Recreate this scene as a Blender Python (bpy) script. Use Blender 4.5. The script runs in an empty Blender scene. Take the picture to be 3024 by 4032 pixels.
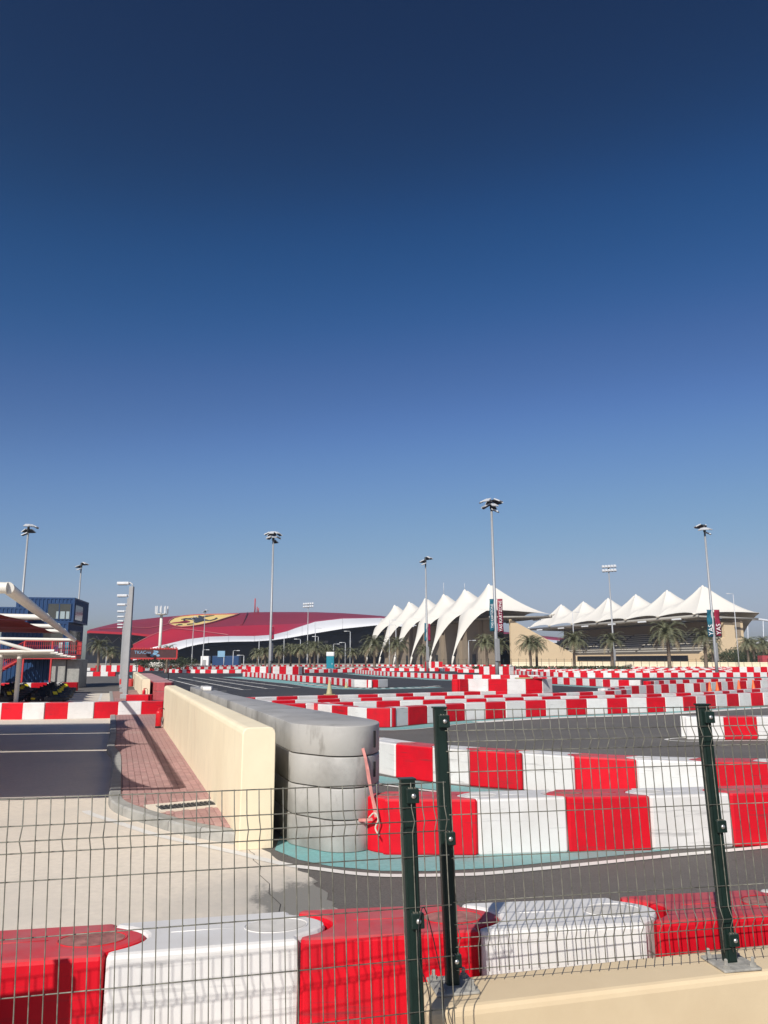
import bpy, bmesh, math, random
from mathutils import Vector, Matrix
R = math.radians
random.seed(7)
sc = bpy.context.scene
col = sc.collection

# ------------------------------------------------------------------ camera, sky, sun, exposure
cam = bpy.data.cameras.new('camera'); cam_o = bpy.data.objects.new('camera', cam); col.objects.link(cam_o)
cam.sensor_fit = 'VERTICAL'; cam.sensor_height = 36.0; cam.lens = 27.054
cam.clip_start = 0.05; cam.clip_end = 9000
cam_o.location = (0, 0, 2.0); cam_o.rotation_euler = (R(100.9), 0, 0)
sc.camera = cam_o
SUN_EL, SUN_AZ = 38.0, 22.0          # the sun stands behind the viewer, a little to the left
world = bpy.data.worlds.new('World'); sc.world = world; world.use_nodes = True
wn = world.node_tree.nodes; wl = world.node_tree.links
sky = wn.new('ShaderNodeTexSky'); sky.sky_type = 'NISHITA'; sky.sun_disc = False
sky.sun_elevation = R(SUN_EL); sky.sun_rotation = R(180 + SUN_AZ)
sky.altitude = 0; sky.air_density = 1.0; sky.dust_density = 1.0; sky.ozone_density = 3.0
bg = wn['Background']; bg.inputs['Strength'].default_value = 0.05
# the phone renders a deep, contrasty sky: the same tone curve over the whole dome
_dn = wn.new('ShaderNodeVectorMath'); _dn.operation = 'SCALE'; _dn.inputs['Scale'].default_value = 0.05
_cv = wn.new('ShaderNodeRGBCurve'); _up = wn.new('ShaderNodeVectorMath'); _up.operation = 'SCALE'; _up.inputs['Scale'].default_value = 20.0
for ch, pts in enumerate((((.034,.009),(.051,.020),(.074,.064),(.114,.152),(.174,.262),(.235,.37)), ((.06,.029),(.089,.079),(.127,.152),(.184,.285),(.262,.41),(.31,.46)), ((.114,.088),(.162,.226),(.22,.380),(.292,.555),(.345,.60)))):
    c_ = _cv.mapping.curves[ch]; c_.points[0].location = (0, 0); c_.points[-1].location = (1, 1)
    for q in pts: c_.points.new(*q)
_cv.mapping.update()
wl.new(sky.outputs['Color'], _dn.inputs[0]); wl.new(_dn.outputs[0], _cv.inputs['Color']); wl.new(_cv.outputs['Color'], _up.inputs[0]); wl.new(_up.outputs[0], bg.inputs['Color'])
sun = bpy.data.lights.new('sun', 'SUN'); sun_o = bpy.data.objects.new('sun', sun); col.objects.link(sun_o)
sun.energy = 4.9; sun.angle = R(0.53); sun.color = (1.0, 0.965, 0.91)
_d = Vector((math.sin(R(SUN_AZ))*math.cos(R(SUN_EL)), math.cos(R(SUN_AZ))*math.cos(R(SUN_EL)), -math.sin(R(SUN_EL))))
sun_o.rotation_euler = _d.to_track_quat('-Z', 'Y').to_euler(); sun_o.location = (-30, -80, 80)
sc.view_settings.view_transform = 'Standard'; sc.view_settings.look = 'None'
sc.view_settings.gamma = 1.0; sc.view_settings.use_curve_mapping = False
sc.view_settings.exposure = 0.0
sc.render.engine = 'CYCLES'
sc.cycles.max_bounces = 6

# ------------------------------------------------------------------ materials
def mat(name, c, rough=0.6, var=0.12, scale=5.0, bump=0.0, bscale=None, metal=0.0, spec=0.4, dust=None, dustamt=0.0,
        patch=None, pscale=0.5, pamt=0.0, emit=None, rnd=0.0, scuff=None, sscale=(1.2,1.2,16), sthr=(0.60,0.70), samt=0.5):
    m = bpy.data.materials.new(name); m.use_nodes = True
    n = m.node_tree.nodes; l = m.node_tree.links; b = n['Principled BSDF']
    b.inputs['Roughness'].default_value = rough; b.inputs['Metallic'].default_value = metal
    b.inputs['Specular IOR Level'].default_value = spec
    tc = n.new('ShaderNodeTexCoord'); oi = n.new('ShaderNodeObjectInfo')
    mul = n.new('ShaderNodeMath'); mul.operation = 'MULTIPLY'; mul.inputs[1].default_value = 37.0
    l.new(oi.outputs['Random'], mul.inputs[0])
    def noise(s, det=4.0):
        t = n.new('ShaderNodeTexNoise'); t.noise_dimensions = '4D'; t.inputs['Scale'].default_value = s
        t.inputs['Detail'].default_value = det; t.inputs['Roughness'].default_value = 0.6
        l.new(tc.outputs['Object'], t.inputs['Vector']); l.new(mul.outputs[0], t.inputs['W']); return t
    def ramp(src, lo, hi):
        r = n.new('ShaderNodeMapRange'); r.inputs['From Min'].default_value = lo; r.inputs['From Max'].default_value = hi
        l.new(src, r.inputs['Value']); return r.outputs['Result']
    def mix(fac, a, bb):
        x = n.new('ShaderNodeMix'); x.data_type = 'RGBA'
        for k, v in ((0, fac), (6, a), (7, bb)):
            if hasattr(v, 'links') or isinstance(v, bpy.types.NodeSocket): l.new(v, x.inputs[k])
            else: x.inputs[k].default_value = v if k == 0 else (*v, 1) if len(v) == 3 else v
        return x.outputs[2]
    t1 = noise(scale)
    lo = tuple(max(0, q*(1-var)) for q in c); hi = tuple(min(1, q*(1+var)) for q in c)
    out = mix(ramp(t1.outputs['Fac'], 0.3, 0.7), lo, hi)
    if patch:
        t2 = noise(pscale, 6.0); out = mix_amt = mix(_scaled(n, l, ramp(t2.outputs['Fac'], 0.48, 0.66), pamt), out, patch)
    if dust:
        g = n.new('ShaderNodeNewGeometry'); sp = n.new('ShaderNodeSeparateXYZ'); l.new(g.outputs['Normal'], sp.inputs[0])
        up = ramp(sp.outputs['Z'], 0.55, 0.98); t3 = noise(3.5, 5.0)
        k = n.new('ShaderNodeMath'); k.operation = 'MULTIPLY'; l.new(up, k.inputs[0]); l.new(ramp(t3.outputs['Fac'], 0.15, 0.75), k.inputs[1])
        out = mix(_scaled(n, l, k.outputs[0], dustamt), out, dust)
    if scuff:                                         # rubbed streaks and drips with shapes of their own
        mp = n.new('ShaderNodeMapping'); mp.inputs['Scale'].default_value = sscale; l.new(tc.outputs['Object'], mp.inputs['Vector'])
        t5 = n.new('ShaderNodeTexNoise'); t5.noise_dimensions = '4D'; t5.inputs['Scale'].default_value = 1.0; t5.inputs['Detail'].default_value = 6.0; t5.inputs['Roughness'].default_value = 0.62
        l.new(mp.outputs['Vector'], t5.inputs['Vector']); l.new(mul.outputs[0], t5.inputs['W'])
        out = mix(_scaled(n, l, ramp(t5.outputs['Fac'], *sthr), samt), out, scuff)
    if rnd:
        hs = n.new('ShaderNodeHueSaturation'); r = n.new('ShaderNodeMapRange')
        r.inputs['To Min'].default_value = 1-rnd; r.inputs['To Max'].default_value = 1+rnd
        l.new(oi.outputs['Random'], r.inputs['Value']); l.new(r.outputs['Result'], hs.inputs['Value']); l.new(out, hs.inputs['Color']); out = hs.outputs['Color']
    l.new(out, b.inputs['Base Color'])
    if bump:
        t4 = noise(bscale or scale*6, 6.0); bp = n.new('ShaderNodeBump'); bp.inputs['Strength'].default_value = bump; bp.inputs['Distance'].default_value = 0.02
        l.new(t4.outputs['Fac'], bp.inputs['Height']); l.new(bp.outputs['Normal'], b.inputs['Normal'])
    if emit:
        b.inputs['Emission Color'].default_value = (*c, 1); b.inputs['Emission Strength'].default_value = emit
    return m
def _scaled(n, l, s, k):
    m = n.new('ShaderNodeMath'); m.operation = 'MULTIPLY'; m.inputs[1].default_value = k; l.new(s, m.inputs[0]); return m.outputs[0]

RED, WHT = (0.60, 0.006, 0.017), (0.70, 0.68, 0.65)
DUST = (0.42, 0.34, 0.28)
Mt = {}
Mt['red'] = mat('red_plastic', RED, 0.5, 0.12, 3, 0.05, 40, spec=0.22, dust=(0.40, 0.16, 0.155), dustamt=0.8, patch=(0.43, 0.012, 0.022), pscale=1.7, pamt=0.6, rnd=0.10, scuff=(0.17, 0.03, 0.035), sthr=(0.575, 0.70), samt=0.7)
Mt['white'] = mat('white_plastic', WHT, 0.45, 0.04, 3, 0.05, 40, dust=(0.52, 0.48, 0.43), dustamt=0.7, patch=(0.55, 0.52, 0.48), pscale=1.6, pamt=0.5, rnd=0.06, scuff=(0.24, 0.23, 0.225), sthr=(0.585, 0.70), samt=0.6)
Mt['asphalt'] = mat('worn_asphalt', (0.125, 0.114, 0.102), 0.85, 0.30, 70, 0.5, 160, scuff=(0.075,0.070,0.066), sscale=(.16,.5,1), sthr=(.55,.72), samt=.55, patch=(0.158, 0.144, 0.128), pscale=0.35, pamt=0.8)
Mt['asphalt_dark'] = mat('dark_asphalt', (0.04, 0.04, 0.042), 0.8, 0.25, 60, 0.3, 140, patch=(0.058, 0.056, 0.055), pscale=0.12, pamt=0.8)
Mt['concrete'] = mat('pale_concrete', (0.70, 0.615, 0.50), 0.85, 0.08, 14, 0.2, 120, patch=(0.60, 0.535, 0.445), pscale=0.55, pamt=0.8)
Mt['stain'] = mat('stained_concrete', (0.27, 0.26, 0.24), 0.85, 0.25, 4, 0.3, 60, patch=(0.12, 0.12, 0.115), pscale=2.2, pamt=0.9)
Mt['sand'] = mat('dry_ground', (0.33, 0.28, 0.22), 0.95, 0.15, 0.3, patch=(0.20, 0.19, 0.15), pscale=0.03, pamt=0.7)
Mt['teal'] = mat('teal_paint', (0.185, 0.39, 0.375), 0.75, 0.12, 25, 0.2, 140, patch=(0.26, 0.33, 0.31), pscale=1.1, pamt=0.7)
Mt['line'] = mat('white_line_paint', (0.72, 0.69, 0.63), 0.7, 0.05, 30, 0.15, 140, patch=(0.56, 0.53, 0.48), pscale=2.0, pamt=0.4)
Mt['cream'] = mat('cream_render', (0.82, 0.71, 0.50), 0.8, 0.04, 2.5, 0.06, 30, patch=(0.76, 0.64, 0.44), pscale=0.9, pamt=0.65, scuff=(0.60, 0.50, 0.35), sscale=(5,5,.7), sthr=(.56,.74), samt=0.55)
Mt['cream2'] = mat('sandy_render', (0.66, 0.52, 0.33), 0.8, 0.05, 2.5, 0.06, 30, patch=(0.60, 0.46, 0.285), pscale=1.2, pamt=0.7)
Mt['kerb'] = mat('kerb_stone', (0.33, 0.32, 0.29), 0.85, 0.15, 8, 0.3, 70, patch=(0.22, 0.22, 0.20), pscale=1.3, pamt=0.7, rnd=0.1)
Mt['brick'] = mat('red_paver', (0.41, 0.235, 0.21), 0.85, 0.14, 20, 0.3, 120, patch=(0.45, 0.30, 0.26), pscale=1.0, pamt=0.7, rnd=0.12)
Mt['mortar'] = mat('paver_joint', (0.33, 0.20, 0.17), 0.9, 0.15, 30)
Mt['grey_foam'] = mat('grey_foam', (0.40, 0.385, 0.355), 0.5, 0.10, 1.6, 0.08, 30, dust=(0.37, 0.34, 0.30), dustamt=0.6, patch=(0.22, 0.21, 0.19), pscale=1.3, pamt=0.85, scuff=(0.15, 0.14, 0.12), sscale=(4,4,1.6), sthr=(.57,.68), samt=0.6)
Mt['black'] = mat('black_rubber', (0.018, 0.018, 0.019), 0.6, 0.2, 10)
Mt['dkred'] = mat('faded_red_foam', (0.40, 0.06, 0.07), 0.6, 0.15, 3, dust=(0.52, 0.40, 0.36), dustamt=1.0)
Mt['green'] = mat('green_powder_coat', (0.007, 0.019, 0.0145), 0.45, 0.25, 9, 0.05, 60, dust=(0.12, 0.12, 0.105), dustamt=0.5)
Mt['wire'] = mat('dusty_green_wire', (0.15, 0.145, 0.115), 0.45, 0.6, 22, 0.1, 90)
Mt['bolt'] = mat('zinc_bolt', (0.62, 0.60, 0.56), 0.3, 0.08, 20, metal=0.85)
Mt['galv'] = mat('galvanised_steel', (0.34, 0.345, 0.35), 0.5, 0.1, 4, metal=0.25)
Mt['lampgrey'] = mat('grey_pole_paint', (0.30, 0.30, 0.30), 0.5, 0.06, 2)
Mt['lamp'] = mat('lamp_housing', (0.55, 0.56, 0.57), 0.4, 0.08, 4)
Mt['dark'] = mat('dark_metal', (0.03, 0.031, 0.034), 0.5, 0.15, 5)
Mt['tube'] = mat('cream_steel_tube', (0.68, 0.65, 0.58), 0.45, 0.05, 3)
Mt['membrane'] = mat('red_shade_cloth', (0.20, 0.018, 0.022), 0.85, 0.12, 3)
Mt['blue'] = mat('blue_container_paint', (0.007, 0.042, 0.13), 0.5, 0.15, 2.0, patch=(0.014, 0.05, 0.12), pscale=1.0, pamt=0.6)
Mt['rail'] = mat('red_steel_paint', (0.48, 0.035, 0.035), 0.5, 0.12, 3)
Mt['glass'] = mat('tinted_glass', (0.045, 0.05, 0.045), 0.08, 0.1, 1, spec=0.8)
Mt['pane'] = mat('pale_pane', (0.30, 0.37, 0.38), 0.15, 0.1, 1, spec=0.8)
Mt['roofred'] = mat('red_roof_panel', (0.42, 0.013, 0.028), 0.42, 0.06, 0.05)
Mt['roofred_shaded'] = mat('shaded_red_roof_panel', (0.25, 0.018, 0.032), 0.5, 0.10, 0.05)  # same roof red, darkened to put the upper slope's shade into colour
Mt['roofwhite'] = mat('white_roof_panel', (0.66, 0.66, 0.67), 0.4, 0.04, 0.05)
Mt['facade'] = mat('dark_glazing', (0.010, 0.012, 0.017), 0.35, 0.25, 0.2, spec=0.3)
Mt['yellow'] = mat('yellow_panel', (0.80, 0.60, 0.21), 0.5, 0.05, 0.05)
Mt['horse'] = mat('charcoal_panel', (0.045, 0.045, 0.055), 0.5, 0.1, 0.1)
Mt['tent'] = mat('white_tent_fabric', (0.75, 0.71, 0.63), 0.7, 0.02, 0.1)
Mt['tentdark'] = mat('tent_steel', (0.34, 0.32, 0.28), 0.6, 0.05, 0.3)
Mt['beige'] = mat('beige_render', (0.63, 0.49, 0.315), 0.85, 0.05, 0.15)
Mt['shadebrown'] = mat('shaded_brown_render', (0.26, 0.21, 0.155), 0.85, 0.06, 0.15)  # walls under the tents, their shade put into a darker colour
Mt['seat'] = mat('pale_seat_row', (0.62, 0.57, 0.48), 0.7, 0.08, 0.3)
Mt['frond'] = mat('palm_frond', (0.15, 0.155, 0.085), 0.6, 0.35, 1.2, rnd=0.15)
Mt['frond_dry'] = mat('dry_palm_frond', (0.32, 0.26, 0.16), 0.7, 0.3, 1.2)
Mt['trunk'] = mat('palm_trunk', (0.17, 0.13, 0.095), 0.9, 0.3, 5, 0.5, 12)
Mt['leaf'] = mat('shrub_leaf', (0.060, 0.075, 0.035), 0.65, 0.35, 1.0, rnd=0.15)
Mt['orange'] = mat('orange_cone_plastic', (0.75, 0.13, 0.03), 0.5, 0.1, 6)
Mt['olive'] = mat('faded_cone_plastic', (0.40, 0.36, 0.19), 0.6, 0.15, 6)
Mt['extred'] = mat('extinguisher_red', (0.55, 0.012, 0.02), 0.3, 0.05, 4)
Mt['strap'] = mat('pink_webbing', (0.55, 0.22, 0.19), 0.7, 0.2, 12)
Mt['tealplastic'] = mat('teal_cabin_plastic', (0.01, 0.22, 0.29), 0.5, 0.1, 3)
Mt['tealflag'] = mat('teal_banner_cloth', (0.01, 0.12, 0.17), 0.8, 0.3, 2.0, patch=(0.01, 0.05, 0.09), pscale=1.0, pamt=0.8)
Mt['redflag'] = mat('crimson_banner_cloth', (0.30, 0.015, 0.045), 0.8, 0.3, 2.0, patch=(0.11, 0.01, 0.05), pscale=1.0, pamt=0.8)
Mt['print'] = mat('white_print', (0.78, 0.76, 0.74), 0.7, 0.03, 3)
Mt['screen'] = mat('dim_led_panel', (0.075, 0.028, 0.03), 0.6, 0.2, 4)
Mt['ledblue'] = mat('led_blue', (0.20, 0.36, 0.50), 0.6, 0.1, 4)
Mt['coaster'] = mat('pale_steel_track', (0.62, 0.64, 0.67), 0.5, 0.05, 0.1)
Mt['kartyellow'] = mat('yellow_kart_plate', (0.75, 0.60, 0.03), 0.5, 0.08, 5)
Mt['rope'] = mat('pale_rope', (0.55, 0.50, 0.40), 0.8, 0.1, 20)
Mt['step'] = mat('seating_concrete', (0.11, 0.10, 0.085), 0.85, 0.06, 0.15)
Mt['plate'] = mat('dusty_base_plate', (0.30, 0.285, 0.25), 0.8, 0.35, 25)
Mt['oval_red'] = mat('worn_red_oval', (0.33, 0.13, 0.11), 0.7, 0.4, 18)
Mt['oval_white'] = mat('worn_white_oval', (0.60, 0.565, 0.51), 0.7, 0.12, 12)
Mt['grate'] = mat('cast_iron', (0.075, 0.072, 0.066), 0.6, 0.2, 20, metal=0.3)

# ------------------------------------------------------------------ mesh helpers
class MB:
    def __init__(s): s.v = []; s.f = []; s.m = []; s.sm = []
    def add(s, v, f, mi=0, smooth=False):
        o = len(s.v); s.v += [tuple(q) for q in v]
        for q in f: s.f.append(tuple(i+o for i in q)); s.m.append(mi); s.sm.append(smooth)
        return s
    def box(s, x0, x1, y0, y1, z0, z1, mi=0, M=None):
        v = [(x0,y0,z0),(x1,y0,z0),(x1,y1,z0),(x0,y1,z0),(x0,y0,z1),(x1,y0,z1),(x1,y1,z1),(x0,y1,z1)]
        if M is not None: v = [tuple(M @ Vector(q)) for q in v]
        return s.add(v, [(0,3,2,1),(4,5,6,7),(0,1,5,4),(1,2,6,5),(2,3,7,6),(3,0,4,7)], mi)
    def bevbox(s, x0, x1, y0, y1, z0, z1, b=0.01, mi=0, M=None):
        return s.prism([(x0+b,y0),(x1-b,y0),(x1,y0+b),(x1,y1-b),(x1-b,y1),(x0+b,y1),(x0,y1-b),(x0,y0+b)], z0, z1, mi, b, M)
    def prism(s, pts, z0, z1, mi=0, bev=0.0, M=None, smooth=False):
        n = len(pts); rings = []
        def ins(d):
            out = []
            for i in range(n):
                a = Vector(pts[i-1]); b = Vector(pts[i]); c = Vector(pts[(i+1) % n])
                e1 = (b-a).normalized(); e2 = (c-b).normalized()
                nn = Vector((-(e1.y+e2.y), e1.x+e2.x))
                nn = nn.normalized() if nn.length > 1e-6 else Vector((-e1.y, e1.x))
                out.append(tuple(b + nn*d))
            return out
        if bev:
            rings = [[(x,y,z0) for x,y in ins(bev*0.4)], [(x,y,z0+bev*0.6) for x,y in pts], [(x,y,z1-bev) for x,y in pts],
                     [(x,y,z1-bev*0.3) for x,y in ins(bev*0.3)], [(x,y,z1) for x,y in ins(bev)]]
        else: rings = [[(x,y,z0) for x,y in pts], [(x,y,z1) for x,y in pts]]
        v = [q for r in rings for q in r]
        if M is not None: v = [tuple(M @ Vector(q)) for q in v]
        f = []
        for k in range(len(rings)-1):
            for i in range(n):
                j = (i+1) % n; f.append((k*n+i, k*n+j, (k+1)*n+j, (k+1)*n+i))
        f.append(tuple(range((len(rings)-1)*n, len(rings)*n))); f.append(tuple(range(n-1, -1, -1)))
        return s.add(v, f, mi, smooth)
    def tube(s, pts, r, seg=8, mi=0, cap=True, smooth=True):
        pts = [Vector(p) for p in pts]; n = len(pts); v = []; f = []
        rr = r if isinstance(r, (list, tuple)) else [r]*n
        up = None
        for i, p in enumerate(pts):
            d = (pts[min(i+1, n-1)] - pts[max(i-1, 0)]).normalized()
            if up is None:
                up = Vector((0,0,1)) if abs(d.z) < 0.9 else Vector((0,1,0))
            a = d.cross(up).normalized(); b = a.cross(d).normalized(); up = b
            for k in range(seg):
                t = 2*math.pi*k/seg + math.pi/seg
                v.append(p + a*math.cos(t)*rr[i] + b*math.sin(t)*rr[i])
        for i in range(n-1):
            for k in range(seg):
                j = (k+1) % seg; f.append((i*seg+k, i*seg+j, (i+1)*seg+j, (i+1)*seg+k))
        if cap: f.append(tuple(range(seg-1,-1,-1))); f.append(tuple(range((n-1)*seg, n*seg)))
        return s.add(v, f, mi, smooth)
    def lathe(s, prof, c=(0,0,0), seg=16, mi=0, smooth=True):
        v = []; f = []; n = len(prof)
        for r, z in prof:
            for k in range(seg):
                t = 2*math.pi*k/seg; v.append((c[0]+r*math.cos(t), c[1]+r*math.sin(t), c[2]+z))
        for i in range(n-1):
            for k in range(seg):
                j = (k+1) % seg; f.append((i*seg+k, i*seg+j, (i+1)*seg+j, (i+1)*seg+k))
        f.append(tuple(range(seg-1,-1,-1))); f.append(tuple(range((n-1)*seg, n*seg)))
        return s.add(v, f, mi, smooth)
    def grid(s, rows, mi=0, smooth=True, flip=False):
        w = len(rows[0]); v = [q for r in rows for q in r]; f = []
        for i in range(len(rows)-1):
            for k in range(w-1):
                q = (i*w+k, i*w+k+1, (i+1)*w+k+1, (i+1)*w+k); f.append(q[::-1] if flip else q)
        return s.add(v, f, mi, smooth)
    def mesh(s, name, mats):
        me = bpy.data.meshes.new(name); me.from_pydata([tuple(q) for q in s.v], [], s.f)
        for m in (mats if isinstance(mats, (list, tuple)) else [mats]): me.materials.append(Mt[m] if isinstance(m, str) else m)
        me.polygons.foreach_set('material_index', s.m); me.polygons.foreach_set('use_smooth', s.sm); me.update()
        return me
    def build(s, name, mats, parent=None, loc=None, rotz=None, sharp=None):
        me = s.mesh(name, mats); o = bpy.data.objects.new(name, me); col.objects.link(o)
        if sharp is not None:
            try: me.set_sharp_from_angle(angle=R(sharp))
            except Exception: pass
        if parent: o.parent = parent
        if loc: o.location = loc
        if rotz: o.rotation_euler = (0, 0, rotz)
        return o
def tag(o, label=None, cat=None, group=None, kind=None):
    if label: o['label'] = label
    if cat: o['category'] = cat
    if group: o['group'] = group
    if kind: o['kind'] = kind
    return o
def thing(name, label, cat, loc=(0,0,0), rz=0.0, group=None):
    o = bpy.data.objects.new(name, None); col.objects.link(o); o.empty_display_size = 0.2
    o.location = loc; o.rotation_euler = (0, 0, rz); return tag(o, label, cat, group)
def inst(me, name, parent=None, loc=(0,0,0), rot=(0,0,0), scale=(1,1,1)):
    o = bpy.data.objects.new(name, me); col.objects.link(o); o.parent = parent
    o.location = loc; o.rotation_euler = rot; o.scale = scale; return o
def copy_tree(o, parent=None):
    c = o.copy(); col.objects.link(c); c.parent = parent
    for ch in list(o.children): copy_tree(ch, c)
    return c
def text_mesh(body, size, matn, name, extrude=0.002):
    cu = bpy.data.curves.new(name, 'FONT'); cu.body = body; cu.size = size; cu.extrude = extrude; cu.align_x = 'CENTER'; cu.align_y = 'CENTER'
    t = bpy.data.objects.new(name+'_tmp', cu); me = bpy.data.meshes.new_from_object(t); me.materials.clear(); me.materials.append(Mt[matn])
    bpy.data.objects.remove(t); bpy.data.curves.remove(cu); return me
def sheet(name, pts, z, m, kind='structure'):
    mb = MB(); mb.add([(x, y, z) for x, y in pts], [tuple(range(len(pts)))]); o = mb.build(name, m)
    bm = bmesh.new(); bm.from_mesh(o.data); bmesh.ops.recalc_face_normals(bm, faces=bm.faces)
    for f in bm.faces:
        if f.normal.z < 0: f.normal_flip()
    bmesh.ops.triangulate(bm, faces=bm.faces); bm.to_mesh(o.data); bm.free()
    return tag(o, kind=kind)
def smooth_path(pts, n=6):
    out = []
    P_ = [Vector(p) for p in pts]
    for i in range(len(P_)-1):
        a = P_[max(i-1,0)]; b = P_[i]; c = P_[i+1]; d = P_[min(i+2,len(P_)-1)]
        for k in range(n):
            t = k/n; out.append(0.5*((2*b)+(c-a)*t+(2*a-5*b+4*c-d)*t*t+(-a+3*b-3*c+d)*t**3))
    out.append(P_[-1]); return out
def ribbon(name, pts, w, z, m, off=0.0, kind='structure', parent=None):
    p = [Vector((q[0], q[1])) for q in pts]; L_ = []; R_ = []
    for i in range(len(p)):
        d = (p[min(i+1,len(p)-1)]-p[max(i-1,0)]).normalized(); nn = Vector((-d.y, d.x))
        L_.append(p[i]+nn*(off+w/2)); R_.append(p[i]+nn*(off-w/2))
    mb = MB(); mb.grid([[(q.x,q.y,z) for q in R_], [(q.x,q.y,z) for q in L_]], 0, False)
    o = mb.build(name, m, parent)
    return tag(o, kind=kind) if parent is None else o
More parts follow.
